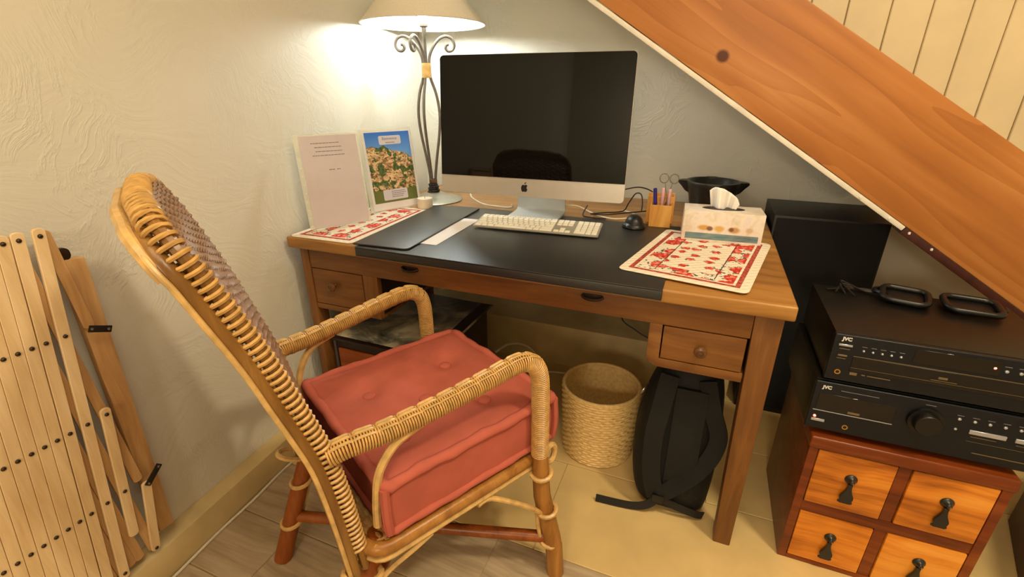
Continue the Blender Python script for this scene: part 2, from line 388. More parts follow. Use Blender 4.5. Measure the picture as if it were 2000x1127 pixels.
# ------------------------------------------------------------------ the room
def xw(y): return -.1-.075*y
H = 2.5; YF = -4.2; XR = 3.4
def struct(name, mb, m, label, cat, **k):
    return tag(mb.build(name, m, None, **k), label, cat, kind='structure')
mb = MB(); mb.hexa([(xw(YF)-.1,YF,-.1),(xw(YF),YF,-.1),(xw(.1),.1,-.1),(xw(.1)-.1,.1,-.1)], [(xw(YF)-.1,YF,H),(xw(YF),YF,H),(xw(.1),.1,H),(xw(.1)-.1,.1,H)])
struct('wall_left', mb, M_WALL, 'cream trowelled plaster wall on the left', 'wall', smooth=0)
struct('wall_back', MB().box(-.3, XR+.1, 0, .1, -.1, H), M_WALL, 'cream plaster wall behind the desk', 'wall', smooth=0)
struct('wall_right', MB().box(XR, XR+.1, YF, 0, -.1, H), M_WALL, 'cream plaster wall far to the right', 'wall', smooth=0)
struct('wall_front', MB().box(-.1, XR, YF-.1, YF, -.1, H), M_WALL, 'cream plaster wall behind the viewer', 'wall', smooth=0)
struct('ceiling', MB().box(-.1, XR, YF, 0, H, H+.1), M_CEIL, 'cream painted ceiling', 'ceiling', smooth=0)
bb = MB(); y0, y1 = YF, -.29
bb.hexa([(xw(y0),y0,-.002),(xw(y0)+.05,y0,-.002),(xw(y1)+.05,y1,-.002),(xw(y1),y1,-.002)], [(xw(y0),y0,.105),(xw(y0)+.05,y0,.098),(xw(y1)+.05,y1,.098),(xw(y1),y1,.105)])
struct('baseboard_left', bb, M_BASE, 'thick cream stone baseboard along the left wall', 'baseboard', bevel=.004)
struct('trim_1', MB().box(-.09, 1.46, -.28, -.001, -.002, .205), M_BASE, 'low masonry plinth at the wall foot under the desk', 'plinth', bevel=.008)
fl = struct('floor', MB().box(-.1, XR, YF, 0, -.06, -.004), M_GROUT, 'tiled floor with grey wood-look planks and beige stone', 'floor', smooth=0)
def tile(name, x0, x1, y0, y1, m):
    g = .0013
    c = MB().box(-(x1-x0)/2+g, (x1-x0)/2-g, -(y1-y0)/2+g, (y1-y0)/2-g, -.008, 0)
    o = c.build(name, m, fl, bevel=.0015, seg=1, smooth=0); o.location = ((x0+x1)/2, (y0+y1)/2, 0); return o
ys = [-.52, -.89, -1.25]; off = [.1, .043, .55]
def clampx(a, y): return max(a, xw(y)+.03)
edges_y = [0, -.29, -.59, -.89, -1.25]
for r in range(4):
    ya, yb = edges_y[r+1], edges_y[r]; x = (.943 if r == 3 else .943-.45*(r % 2 == 0))-1.8
    while x < XR:
        a = max(x, -.06 if r < 2 else -.02); b = min(x+.9, XR)
        if b-a > .05: tile('stone_tile', a, b, ya, yb, M_STONE)
        x += .9
ye = [-1.25, -1.455, -1.645, -1.835, -2.03, -2.22, -2.41, -2.60, -2.79, -2.98, -3.17, -3.36, -3.55, -3.74, -3.93, -4.19]
starts = [.838, .273, .70, .45, .1, .62, .3]
for r in range(len(ye)-1):
    ya, yb = ye[r+1], ye[r]; x = starts[r % 7]-1.2
    while x < XR:
        a = max(x, xw(ya)+.02); b = min(x+1.2, XR)
        if b-a > .05: tile('plank_tile', a, b, ya, yb, M_PLANK)
        x += 1.2

# white boarding above the stair
wp = struct('wall_boarding', MB().prism([(1.36,1.22),(3.38,-.1+.1),(3.38,H-.005),(1.36,H-.005)], -.006, -.0005, 'y'), plain('board_gap', (186, 160, 116), .8), 'white painted vertical boarding above the stair', 'wall', smooth=0)
bx = [1.387, 1.499, 1.611, 1.735, 1.848, 1.952, 2.053, 2.16, 2.27, 2.38, 2.49, 2.60, 2.71, 2.82, 2.93, 3.04, 3.15, 3.26, 3.37]
for a, b in zip(bx[:-1], bx[1:]):
    zb = max(.02, 1.135-.655*(a-1.5))
    c = MB().box(a+.0009, b-.0009, -.02, -.007, zb, H-.01).build('board', M_PINE, wp, bevel=.003, seg=1)

# ------------------------------------------------------------------ staircase
st = thing('staircase', 'orange-brown varnished pine staircase rising to the left behind the desk', 'staircase', (2.9, -.28, 0))
ang = math.atan(-.655)
cx_, cz_ = 1.5, 1.2135
L_, Wd = 2.0, .2812
lowz = lambda x: 1.45-.6535*(x-.868)
mid = Vector((1.5, -.53, lowz(1.5)+.5*.335))
sm = MB().box(-1.6, 1.85, -.018, .018, -.1395, .1395)
so = sm.build('stringer', M_STRING, st, bevel=.003)
so.matrix_local = st.matrix_basis.inverted() @ Matrix.Translation(mid) @ Matrix.Rotation(-ang, 4, 'Y')
def along(xa, xb, d0, d1, ya, yb):     # slab following the slope, d = offset below the string's lower edge
    n = Vector((.5475, 0, .8368)); P = lambda x, d, y: Vector((x, y, lowz(x)))-n*d
    m = MB(); m.hexa([P(xa,d1,ya),P(xb,d1,ya),P(xb,d1,yb),P(xa,d1,yb)], [P(xa,d0,ya),P(xb,d0,ya),P(xb,d0,yb),P(xa,d0,yb)]); return m
along(.2, 1.787, .001, .015, -.552, -.003).build('soffit_board', M_SOFFIT, st, world=True, bevel=.003)
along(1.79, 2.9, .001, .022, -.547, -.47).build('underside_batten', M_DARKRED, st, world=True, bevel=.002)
for k in range(7):
    zt = .475+.175*k; xt = 2.74-.268*k
    MB().box(xt-.29, xt, -.51, -.03, zt-.03, zt).build('tread', M_STRING, st, world=True, bevel=.003)
for x in (1.66, 1.742, 1.80, 1.862):
    p = Vector((x, -.552 if x < 1.79 else -.547, lowz(x)-.010))
    MB().lathe([(.0005,-.004),(.003,-.003),(.0035,0),(.003,.003),(.0005,.004)], 8, p).build('nail_head', M_WHITE, st, world=True)

# ------------------------------------------------------------------ expanding wooden gate on the left wall
gt = thing('expanding_gate', 'folded expanding gate of beech slats leaning along the left wall', 'gate', (.085, -1.8, 0))
def slat(name, ya, za, yb, zb, x, w, m, th=.007):
    a = Vector((x, ya, za)); b = Vector((x, yb, zb)); t = (b-a).normalized(); s_ = Vector((0, t.z, -t.y))
    pts = []
    k = 6
    for end, c, d in ((0, a, -t), (1, b, t)):
        for i in range(k+1):
            an = PI*i/k; sg = 1 if end else -1
            pts.append(c+s_*(w/2*math.cos(an)*(1 if end else -1))+d*(w*.35*math.sin(an)))
    q = MB(); n = len(pts)
    q.add([p+Vector((-th/2,0,0)) for p in pts]+[p+Vector((th/2,0,0)) for p in pts],
          [tuple(range(n)), tuple(range(2*n-1,n-1,-1))]+[(i, n+i, n+(i+1) % n, (i+1) % n) for i in range(n)])
    return q.build(name, m, gt, world=True, bevel=.001, seg=1)
bolt0 = None
def bolt(y, z, x=.091):
    global bolt0
    if bolt0 is None:
        bolt0 = MB().lathe([(.0045,0),(.0042,.0015),(.0025,.003),(.0004,.0034)], 8, axis='x').build('bolt', M_BOLT, gt)
        bolt0.location = gt.matrix_basis.inverted() @ Vector((x,y,z))
    else:
        share(bolt0, 'bolt', gt, gt.matrix_basis.inverted() @ Vector((x,y,z)))
row = [.131+.2035*k for k in range(5)]
fy = [-1.697, -1.734, -1.766, -1.7885]+[-1.7885-.0213*k for k in range(1, 13)]
for i, y in enumerate(fy):
    yy = lambda z: y+.108*(z-.536)
    zt, zb_ = (row[4], row[0]) if i > 0 else (row[2], row[0]+.09)
    slat('slat', yy(zb_-.008), zb_-.008, yy(zt+.008), zt+.008, .087, .0205, M_GATE)
    for z in row:
        if zb_-.01 <= z <= zt+.01: bolt(yy(z), z)
slat('slat', -1.674, row[1]-.02, -1.703, row[0], .087, .0205, M_GATE); bolt(-1.703, row[0])
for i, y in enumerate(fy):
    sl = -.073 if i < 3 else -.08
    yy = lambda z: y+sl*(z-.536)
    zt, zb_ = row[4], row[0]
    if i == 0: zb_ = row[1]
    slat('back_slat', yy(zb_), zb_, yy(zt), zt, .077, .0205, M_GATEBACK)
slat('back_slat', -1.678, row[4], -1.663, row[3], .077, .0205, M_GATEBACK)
q = MB().hexa([(.05,-1.675,.145),(.07,-1.675,.145),(.07,-1.640,.145),(.05,-1.640,.145)], [(.05,-1.668,.885),(.07,-1.668,.885),(.07,-1.624,.880),(.05,-1.624,.880)])
q.build('end_bar', M_GATEBACK, gt, world=True, bevel=.002)
MB().box(.066, .083, -2.14, -2.085, .112, .97).build('wall_bar', M_GATE, gt, world=True, bevel=.002)
for (ya, za, yb, zb_) in ((-1.668,.738,-1.640,.725), (-1.672,.318,-1.642,.345)):
    a = Vector((.094,ya,za)); b = Vector((.094,yb,zb_)); t = (b-a).normalized(); s_ = Vector((0,-t.z,t.y))*.0075
    pl = [a-t*.006-s_, b+t*.006-s_, b+t*.006+s_, a-t*.006+s_]
    ln = MB().add([p+Vector((0,0,0)) for p in pl]+[p+Vector((.003,0,0)) for p in pl], [(3,2,1,0),(4,5,6,7),(0,1,5,4),(1,2,6,5),(2,3,7,6),(3,0,4,7)]).build('link_plate', M_CABLEB, gt, world=True, bevel=.0014)
    for p in (a, b): MB().lathe([(.0035,0),(.0028,.002),(.0004,.003)], 8, p+Vector((.003,0,0)), axis='x').build('rivet', M_STEEL, gt, world=True)
MB().prism(rrect(-1.666,-1.644,.882,.908,.0105,4), .056, .068, 'x').build('hook_plate', M_BOLT, gt, world=True, bevel=.001)

# ------------------------------------------------------------------ desk
dk = thing('writing_desk', 'old brown wooden writing desk with small drawers on both sides', 'desk', (.74, -.525, 0))
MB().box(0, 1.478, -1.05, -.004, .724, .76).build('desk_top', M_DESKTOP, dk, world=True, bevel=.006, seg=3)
def leg(x0t, x1t, x0b, x1b, yft, ybt, yfb, ybb, zt=.724):
    MB().hexa([(x0b,yfb,0),(x1b,yfb,0),(x1b,ybb,0),(x0b,ybb,0)], [(x0t,yft,zt),(x1t,yft,zt),(x1t,ybt,zt),(x0t,ybt,zt)]).build('leg', M_DESKV, dk, world=True, bevel=.004)
leg(1.399, 1.461, 1.416, 1.461, -1.033, -.975, -1.033, -.988)
leg(.0325, .0665, .0325, .0645, -1.033, -.98, -1.033, -.985)
leg(1.40, 1.461, 1.412, 1.461, -.08, -.02, -.07, -.02)
leg(.02, .08, .02, .07, -.345, -.285, -.345, -.295)
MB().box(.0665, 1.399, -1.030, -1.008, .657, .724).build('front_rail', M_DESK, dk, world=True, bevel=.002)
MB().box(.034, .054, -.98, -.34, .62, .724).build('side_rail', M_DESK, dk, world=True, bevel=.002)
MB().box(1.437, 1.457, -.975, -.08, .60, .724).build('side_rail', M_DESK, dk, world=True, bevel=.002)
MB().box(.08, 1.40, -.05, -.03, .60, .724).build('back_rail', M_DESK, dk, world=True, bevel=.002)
for x in (.459, 1.017):
    c = MB(); pts = bez([(x-.028,-1.032,.706),(x-.018,-1.038,.701),(x,-1.040,.699),(x+.018,-1.038,.701),(x+.028,-1.032,.706)], 5)
    c.tube(pts, .004, 8, flat=1.2); c.box(x-.026, x+.026, -1.0312, -1.0295, .697, .712); c.build('drawer_pull', M_DARKW, dk, world=True)
def small_drawer(x0, x1, z0, z1, kx, kz):
    d = MB().box(x0+.003, x1-.003, -1.031, -1.012, z0+.003, z1-.003).build('drawer', M_DESK, dk, world=True, bevel=.0025)
    MB().box(x0+.008, x1-.008, -1.012, -.6, z0+.01, z1-.01).build('drawer_box', M_DARKW, d, world=False).matrix_parent_inverse = dk.matrix_basis.inverted()
    k = MB().lathe([(.008,0),(.007,.006),(.013,.011),(.016,.016),(.0145,.021),(.008,.0235),(.0075,.0215),(.003,.0225),(.0005,.0228)], 20, (kx,-1.031,kz), axis='y')
    k.xf(dk.matrix_basis.inverted()); k.build('knob', M_KNOB, d)
small_drawer(.0665, .275, .527, .657, .157, .604)
small_drawer(1.2, 1.397, .560, .657, 1.296, .607)
MB().box(.275, .331, -1.030, -1.01, .508, .657).build('stile', M_DESKV, dk, world=True, bevel=.002)
MB().box(.0665, .275, -1.030, -1.01, .508, .527).build('rail', M_DESK, dk, world=True, bevel=.002)
MB().box(.075, .331, -1.01, -.58, .508, .520).build('drawer_floor', M_DESK, dk, world=True)
MB().box(.313, .331, -1.01, -.58, .52, .70).build('partition', M_DARKW, dk, world=True)
r_ = .035; poly = [(1.2,.657),(1.2,.56),(1.399,.56),(1.399,.535),(1.168+r_,.535)]
poly += [(1.168+r_-r_*math.sin(a), .535+r_-r_*math.cos(a)) for a in [PI/2*k/6 for k in range(1,7)]]+[(1.168,.657)]
MB().prism(poly, -1.031, -1.011, 'y').build('drawer_frame', M_DESK, dk, world=True, bevel=.002, smooth=30)
MB().box(1.17, 1.188, -1.011, -.58, .55, .70).build('partition', M_DESK, dk, world=True)
MB().box(1.17, 1.44, -1.011, -.58, .535, .548).build('drawer_floor', M_DESK, dk, world=True)

# low chest under the desk with a landscape print lying on it
ch = thing('low_chest', 'low dark-sided chest with a reddish drawer under the left of the desk', 'chest', (.29, -.78, 0))
MB().box(.09, .49, -1.0, -.56, .02, .375).build('body', M_DARKW, ch, world=True, bevel=.003)
MB().box(.082, .498, -1.012, -.552, .375, .386).build('chest_top', M_DARKW, ch, world=True, bevel=.002)
MB().box(.082, .498, -1.006, -.56, 0, .02).build('plinth', M_DARKW, ch, world=True)
for z0, z1 in ((.205,.345), (.04,.19)):
    d = MB().box(.108, .475, -1.010, -1.0, z0, z1).build('drawer', M_RED, ch, world=True, bevel=.003)
    k = MB().lathe([(.006,0),(.006,.006),(.011,.012),(.009,.018),(.0005,.02)], 14, (.29,-1.01,(z0+z1)/2), axis='y'); k.xf(ch.matrix_basis.inverted()); k.build('knob', M_RED, d)
pr = MB()
pr.grid(lambda i, j: Vector((-.2+.42*i/10, -.232+.45*j/10, .0012+.004*max(0, (i/10-.9))*10*0+.0025*math.sin(i*.6)*math.sin(j*.5)**2+.0025)), 11, 11)
pr.grid(lambda i, j: Vector((-.2+.42*i/10, -.232+.45*j/10, .0002+.0025*math.sin(i*.6)*math.sin(j*.5)**2+.0025)), 11, 11)
po = pr.build('landscape_print', M_PRINT); po.location = (.295, -.765, .3862)
tag(po, 'large landscape print sheet lying on the low chest under the desk', 'print')

# ------------------------------------------------------------------ things on the desk
DZ = .76
pad = thing('desk_pad', 'black leather desk pad folded over the desk front edge', 'desk pad', (.74, -.75, DZ))
MB().box(.29, 1.19, -1.066, -.455, .7605, .7645).build('pad_sheet', M_LEATHER, pad, world=True, bevel=.0015)
MB().box(.29, 1.19, -1.066, -1.0525, .735, .7605).build('front_lip', M_LEATHER, pad, world=True, bevel=.003)
fp = [(-.095,-.295)]+[(.095-.02+.02*math.sin(a), -.295+.02-.02*math.cos(a)) for a in [PI/2*k/6 for k in range(7)]]+[(.095,.262),(-.095,.255)]
f_ = MB().prism(fp, 0, .006, 'z'); f_.xf(Matrix.Translation((.352,-.752,.765)) @ Matrix.Rotation(.055, 4, 'Z'))
f_.build('side_flap', M_LEATHER, pad, world=True, bevel=.0025)
pf = MB().tube([(.2915,-1.067,.736),(.5,-1.067,.736),(.8,-1.067,.736),(1.19,-1.067,.736)], .0012, 6); pf.build('edge_stitch', M_BROWNEDGE, pad, world=True)
ps = MB().box(-.08,.08,-.165,.165,0,.0006).xf(Matrix.Translation((.428,-.80,.7652)) @ Matrix.Rotation(.035,4,'Z'))
tag(ps.build('paper_sheet', M_PAPER, smooth=0), 'white sheet of paper on the black pad left of the keyboard', 'paper')

# keyboard
kb = thing('keyboard', 'slim white keyboard in front of the computer', 'keyboard', (.527, -.741, .7650), .0684)
tilt = .13
kbm = Matrix.Translation((0,0,.004)) @ Matrix.Rotation(tilt, 4, 'X')
MB().prism(rrect(0,.43,0,.114,.006,4), 0, .005, 'z').xf(kbm).build('base_plate', M_KBALU, kb, bevel=.001)
MB().tube([(.02,.104,.0075),(.41,.104,.0075)], .0072, 10).build('rear_foot', M_WHITE, kb)
keys = {}
def key(x, y, w, h):
    k_ = (round(w,4), round(h,4))
    m4 = kbm @ Matrix.Translation((x+w/2, y+h/2, .005))
    if k_ not in keys:
        o = MB().box(-w/2+.0008, w/2-.0008, -h/2+.0008, h/2-.0008, 0, .0025).build('key', M_KEY, kb, bevel=.0007, seg=1); keys[k_] = o
    else:
        o = keys[k_].copy(); COL.objects.link(o); o.parent = kb
    o.matrix_local = m4
px = .019
def rowk(y, ws, x=.005, h=.0172):
    for w in ws: key(x, y, w*px-.0005, h); x += w*px
rowk(.100, [1.17]+[1]*12+[1.13], h=.010)
rowk(.0815, [1]*13+[1.3]); rowk(.0625, [1.3]+[1]*13); rowk(.0435, [1.6]+[1]*11+[1.7]); rowk(.0245, [2.1]+[1]*10+[2.2])
rowk(.0055, [1.3,1.1,1.3,5.9,1.3,1.1,2.3])
for r, y in enumerate((.100,.0815,.0625)):
    for c in range(3): key(.281+c*px, y, px-.0005, .010 if r == 0 else .0172)
key(.281+px, .0245, px-.0005, .0172)
for c in range(3): key(.281+c*px, .0055, px-.0005, .0172)
for y in (.100,.0815,.0625,.0435):
    for c in range(4): key(.349+c*px, y, px-.0005, .010 if y == .1 else .0172)
for c in range(3): key(.349+c*px, .0245, px-.0005, .0172)
key(.349+3*px, .0055, px-.0005, .0362); key(.349, .0055, 2*px-.0005, .0172); key(.349+2*px, .0055, px-.0005, .0172)

# computer
pc = thing('desktop_computer', 'all-in-one computer with black glossy screen and silver chin', 'computer', (.68, -.55, DZ), .0518)
PW, PH, CH = .65, .45, .062
loc0 = pc.matrix_basis.inverted() @ Vector((.363+.325*math.cos(.0518), -.651+.325*math.sin(.0518), .8625))
pm = Matrix.Translation(loc0) @ Matrix.Rotation(-.083, 4, 'X')
hb = MB()
o1 = rrect(-PW/2, PW/2, 0, PH, .014, 6); n1 = len(o1)
rings = [(1, .0, 0), (1, .013, 0), (.9, .026, .01), (.55, .040, .02), (.2, .045, .02)]
vs_ = []
for sc, d, dz in rings:
    for x, z in o1: vs_.append((x*sc, d, PH/2+(z-PH/2)*sc))
fs = [tuple(range(n1))]
for i in range(len(rings)-1):
    for k in range(n1): fs.append((i*n1+k, i*n1+(k+1) % n1, (i+1)*n1+(k+1) % n1, (i+1)*n1+k))
fs.append(tuple(range(len(rings)*n1-1, (len(rings)-1)*n1-1, -1)))
hb.add(vs_, fs); hb.xf(pm).build('housing', M_ALU, pc, bevel=.0012, seg=1)
gl = [(x, z) for x, z in rrect(-PW/2+.0015, PW/2-.0015, CH, PH-.0015, .013, 6)]
gl = [(x, (CH if z < CH+.02 else z)) for x, z in gl]
gl2 = []
for p in gl:
    if p[1] == CH: continue
    gl2.append(p)
gl2 = [(PW/2-.0015, CH)]+[p for p in gl2]+[(-PW/2+.0015, CH)]
MB().prism(gl2, -.003, 0, 'y').xf(pm).build('screen', M_GLASS, pc, bevel=.0006, seg=1)
MB().prism(rrect(-.298,.298,CH+.027,PH-.027,.001,1), -.0033, -.0031, 'y').xf(pm).build('display_area', plain('display_black', (7, 8, 9), .03, spec=.3, bump=0), pc)
def apple():
    right = [(0,.0105),(.0025,.0125),(.006,.0128),(.009,.0115),(.0108,.0092),(.0088,.0066),(.0080,.0030),(.0088,-.0006),(.0112,-.0030),(.0098,-.0066),(.0075,-.0098),(.0050,-.0112),(.0025,-.0105),(0,-.0098)]
    left = [(-.0025,-.0105),(-.0050,-.0112),(-.0078,-.0096),(-.0100,-.0060),(-.0112,-.0015),(-.0112,.0040),(-.0096,.0090),(-.0068,.0120),(-.0035,.0125)]
    poly = right+left; m = MB(); m.prism(poly[::-1], -.0012, .0, 'y')
    leaf = [(0,.0148),(.0006,.0180),(.0028,.0206),(.0056,.0218),(.0052,.0186),(.0030,.0160)]
    m.prism(leaf[::-1], -.0012, .0, 'y'); return m
apple().xf(pm @ Matrix.Translation((-.012,0,.029))).build('logo', M_BLACK, pc, smooth=0)
nk = MB()
nk.grid(lambda i, j: (pm @ Vector((-.095+.19*i, .044+.0+(.002 if j > 0 else 0), .20-.13*j/3)) if j < 4 else Vector((-.095+.19*i, 0, 0))), 2, 4)
def foot_prof():
    inv = pc.matrix_basis.inverted(); P = []
    a = inv @ Vector((.665,-.66,DZ)); yf = -.058
    return [(yf, .0098), (.03, .0098), (.08, .0105), (.105, .015), (.112, .03), (.108, .07), (.098, .12), (.086, .17), (.078, .22), (.070, .25)]
ft = MB(); pr_ = bez([(0, y, z) for y, z in foot_prof()], 4); vs_ = []; fs = []
for k, p in enumerate(pr_):
    a = pr_[max(k-1,0)]; b = pr_[min(k+1,len(pr_)-1)]; t = (b-a).normalized(); nn = Vector((0,-t.z,t.y))*.0045
    for x in (-.095,.095):
        for sgn in (1,-1): vs_.append(Vector((x,0,0))+p+nn*sgn)
for k in range(len(pr_)-1):
    a = 4*k; b = a+4; fs += [(a,a+2,b+2,b),(a+1,b+1,b+3,a+3),(a,b,b+1,a+1),(a+2,a+3,b+3,b+2)]
fs += [(0,1,3,2), tuple(len(vs_)-4+i for i in (0,2,3,1))]
ft.add(vs_, fs).build('stand', M_FOOTALU, pc, bevel=.0012, seg=1)

# lamp
LX, LY = .158, -.37
lp = thing('table_lamp', 'wrought iron table lamp with cream shade on the left of the desk', 'lamp', (LX, LY, DZ))
MB().lathe([(.120,0),(.122,.003),(.116,.007),(.08,.014),(.05,.026),(.022,.036),(.012,.040)], 40).build('base', M_IRONB, lp)
co = MB()
for k in range(5): co.lathe([(.021-.0015*k+.006*math.cos(a), .034+.008*k+.0055*math.sin(a)) for a in [2*PI*i/8 for i in range(9)]], 20, (.002*((k % 2)*2-1),0,0), capb=False, capt=False)
co.build('cord_coil', M_CABLEB, lp)
MB().lathe([(.015,.072),(.017,.076),(.017,.086),(.015,.09)], 16).build('lower_binding', M_BROWNEDGE, lp)
for k, an in enumerate((PI*1.13, PI*.15, PI*1.5)):
    d = Vector((math.cos(an), math.sin(an), 0)); pts = []
    for z, rr in ((.04,.009),(.10,.011),(.18,.022),(.28,.038),(.36,.043),(.43,.033),(.49,.014),(.54,.012),(.57,.017),(.60,.032),(.625,.055),(.636,.080),(.628,.104),(.606,.114),(.588,.106),(.584,.090),(.594,.080),(.606,.084),(.607,.093)):
        pts.append(d*rr+Vector((0,0,z)))
    if k >= 2: pts = [Vector((p.x*.9, p.y*.9, p.z-.004)) for p in pts]
    MB().tube(bez(pts, 4), .0058, 8).build('iron_rod', M_IRON, lp)
MB().lathe([(.0185,.488),(.0195,.495),(.0195,.508),(.0185,.512),(.0195,.517),(.0195,.534),(.0185,.541)], 20).build('collar', M_RATTAN, lp)
MB().lathe([(.006,.54),(.006,.635),(.009,.64),(.009,.665),(.016,.668),(.017,.683),(.014,.688)], 16).build('socket', M_IRON, lp)
SB = .676; HS = .175; R0, R1 = .236, .085
sh = MB(); sh.lathe([(R0,SB),(R1,SB+HS),(R1-.0015,SB+HS),(R0-.0015,SB)], 56, capb=False, capt=False)
sh.build('shade', M_SHADE, lp)
sr = MB(); sr.tube([(R0*math.cos(a),R0*math.sin(a),SB) for a in [2*PI*i/56 for i in range(56)]], .0024, 6, closed=True)
sr.tube([(R1*math.cos(a),R1*math.sin(a),SB+HS) for a in [2*PI*i/40 for i in range(40)]], .0024, 6, closed=True); sr.build('shade_rim', M_SHADE, lp)
MB().lathe([(.012,.688),(.014,.695),(.022,.705),(.029,.720),(.029,.735),(.022,.755),(.008,.765),(.0005,.766)], 20).build('bulb', M_BULB, lp)

# plastic sleeves leaning against the wall
def frame_from(bl, br, tl):
    bl, br, tl = Vector(bl), Vector(br), Vector(tl); ex = (br-bl).normalized(); ez = (tl-bl); ez = (ez-ex*ez.dot(ex)).normalized(); ey = ez.cross(ex)
    m = Matrix((ex, ey, ez)).transposed().to_4x4(); m.translation = bl; return m
def sleeve(label, m4):
    o = bpy.data.objects.new('document_sleeve', None); COL.objects.link(o); o.matrix_basis = m4; o.empty_display_size = .03
    return tag(o, label, 'document', 'document sleeves leaning on the wall')
MAT_D = [(.0, -.0004), ]
a1 = sleeve('plastic sleeve with a grey text page, nearest the desk corner', frame_from((.040,-.979,.767), (.142,-.804,.767), (-.012,-.985,1.075)))
MB().box(0, .213, 0, .0008, 0, .305).build('sleeve', M_SLEEVE, a1, smooth=0)
MB().box(.016, .206, -.0008, -.0002, .003, .300).build('page', M_PAPERG, a1, smooth=0)
for k in range(11): MB().lathe([(.0027,-.0002),(.0027,.0006)], 8, (.0075, -.0004, .012+.027*k), axis='y').build('punch_hole', M_WHITE, a1)
def words(par, x0, x1, z, h, m, y=-.0012):
    c = MB(); x = x0; random.seed(int((x0+z)*1e4))
    while x < x1-.004:
        w = min(random.uniform(.006,.013), x1-x); c.box(x, x+w, y, y+.0003, z-h/2, z+h/2); x += w+.0014
    return c.build('printed_line', m, par, smooth=0)
for x0, x1, z in ((.052,.150,.276),(.062,.153,.263),(.064,.152,.250),(.052,.162,.237)): words(a1, x0, x1, z, .0022, M_INKG)
words(a1, .098, .119, .190, .0026, M_INKG); words(a1, .124, .136, .190, .0026, M_INKG)
a2 = sleeve('plastic sleeve with a colour photo of a hillside village', frame_from((.080,-.704,.767), (.174,-.501,.767), (.033,-.703,1.073)))
MB().box(-.002, .224, 0, .0008, 0, .305).build('sleeve', M_SLEEVE, a2, smooth=0)
MB().box(.012, .220, -.0006, -.0001, .004, .298).build('page', M_PAPER, a2, smooth=0)
vm = mat_village(.19, .262)
v_ = MB().box(0, .190, -.0009, -.0006, 0, .262).build('village_photo', vm, a2, smooth=0); v_.location = (.022, 0, .030)
MB().prism(rrect(.078,.172,.246,.278,.006,4), -.0014, -.0010, 'y').build('title_label', M_CARD, a2, smooth=0)
text('title_text', 'Bienvenue', .0155, M_INKG, a2, Matrix.Translation((.092,-.0018,.263)) @ Matrix.Rotation(PI/2,4,'X'))
words(a2, .106, .144, .253, .003, M_INKG, -.0018)
MB().prism(rrect(.062,.168,.038,.078,.005,4), -.0014, -.0010, 'y').build('info_label', M_CARD, a2, smooth=0)
for k in range(4): words(a2, .098, (.156,.160,.150,.148)[k], .070-.007*k, .0026, M_INKG, -.0018)

# placemats
def placemat(label, cx, cy, w, d, rz, seed):
    o = MB().prism(rrect(-w/2, w/2, -d/2, d/2, .018, 5), 0, .0035, 'z').build('placemat', mat_mat(w, d, seed), None, bevel=.0013, seg=1)
    o.location = (cx, cy, DZ+.0005); o.rotation_euler = (0,0,rz); return tag(o, label, 'placemat', 'flowered placemats')
p1 = placemat('red-flowered quilted placemat under the tissue box', 1.263, -.772, .318, .455, -.19, 1.0)
p1.location.z = .7655
placemat('red-flowered quilted placemat under the leaning sleeves', .128, -.80, .245, .485, .02, 4.2)

# candle
cd = thing('candle', 'small white candle standing beside the lamp base', 'candle', (.2105, -.530, .7645))
MB().lathe([(.030,0),(.0305,.002),(.0305,.036),(.0295,.038),(.027,.0365),(.0005,.0358)], 28).build('wax_body', M_WAX, cd)
MB().tube([(0,0,.035),(.0005,0,.042),(.0015,0,.0445)], .0009, 6).build('wick', M_INK, cd)

# cable from the computer
tag(MB().tube(bez([(.30,-.30,.782),(.34,-.36,.779),(.42,-.42,.772),(.50,-.43,.770),(.54,-.445,.774),(.568,-.47,.785),(.575,-.50,.80)], 8), .0036, 8).build('power_cable', M_CABLEW), 'white cable running from behind the screen to the lamp', 'cable')
tag(MB().tube(bez([(.735,-.40,.79),(.79,-.35,.782),(.84,-.36,.768),(.90,-.41,.7645),(.955,-.43,.7645),(1.0,-.40,.7645),(1.02,-.36,.7645),(1.0,-.31,.765),(.96,-.29,.765)], 8), .0028, 8).build('usb_cable', M_CABLEW), 'thin white cable curling right of the computer stand', 'cable')
tag(MB().tube(bez([(.825,-.31,.778),(.835,-.42,.7660),(.875,-.455,.7675),(.93,-.455,.7675)], 8), .0026, 8).build('cable_end', M_CABLEB), 'short black cable end behind the keyboard corner', 'cable')
tag(MB().tube(bez([(1.055,-.475,.81),(1.05,-.43,.835),(1.035,-.37,.850),(1.01,-.33,.842),(.985,-.31,.80),(.965,-.31,.768),(.90,-.37,.7685),(.862,-.41,.7700),(.92,-.40,.7700),(1.0,-.33,.7700),(1.07,-.27,.770)], 8), .0024, 8).build('mouse_cable', M_CABLEB), 'black mouse cable looping up behind the pen holder', 'cable')
tag(MB().tube(bez([(.99,-.56,.895),(1.03,-.42,.884),(1.07,-.36,.862),(1.10,-.33,.825),(1.12,-.30,.785)], 8), .0022, 8).build('black_cord', M_CABLEB), 'thin black cord arching from the screen edge', 'cable')

# mouse
ms = thing('mouse', 'small black rounded mouse beside the wooden pen holder', 'mouse', (1.040, -.522, .7648), .5)
MB().lathe([(.036,0),(.039,.003),(.038,.008),(.035,.013),(.030,.018)], 24, sx=1, sy=1.1).build('base', M_BLACK, ms)
MB().lathe([(.0335,.012),(.031,.022),(.027,.031),(.021,.038),(.012,.043),(.0005,.045)], 20, sx=.95, sy=1.1).build('shell', M_BLACK, ms)
MB().tube([(0,-.030,.028),(0,-.024,.037),(0,-.012,.0435)], .0022, 6).build('wheel', M_METALBLK, ms)

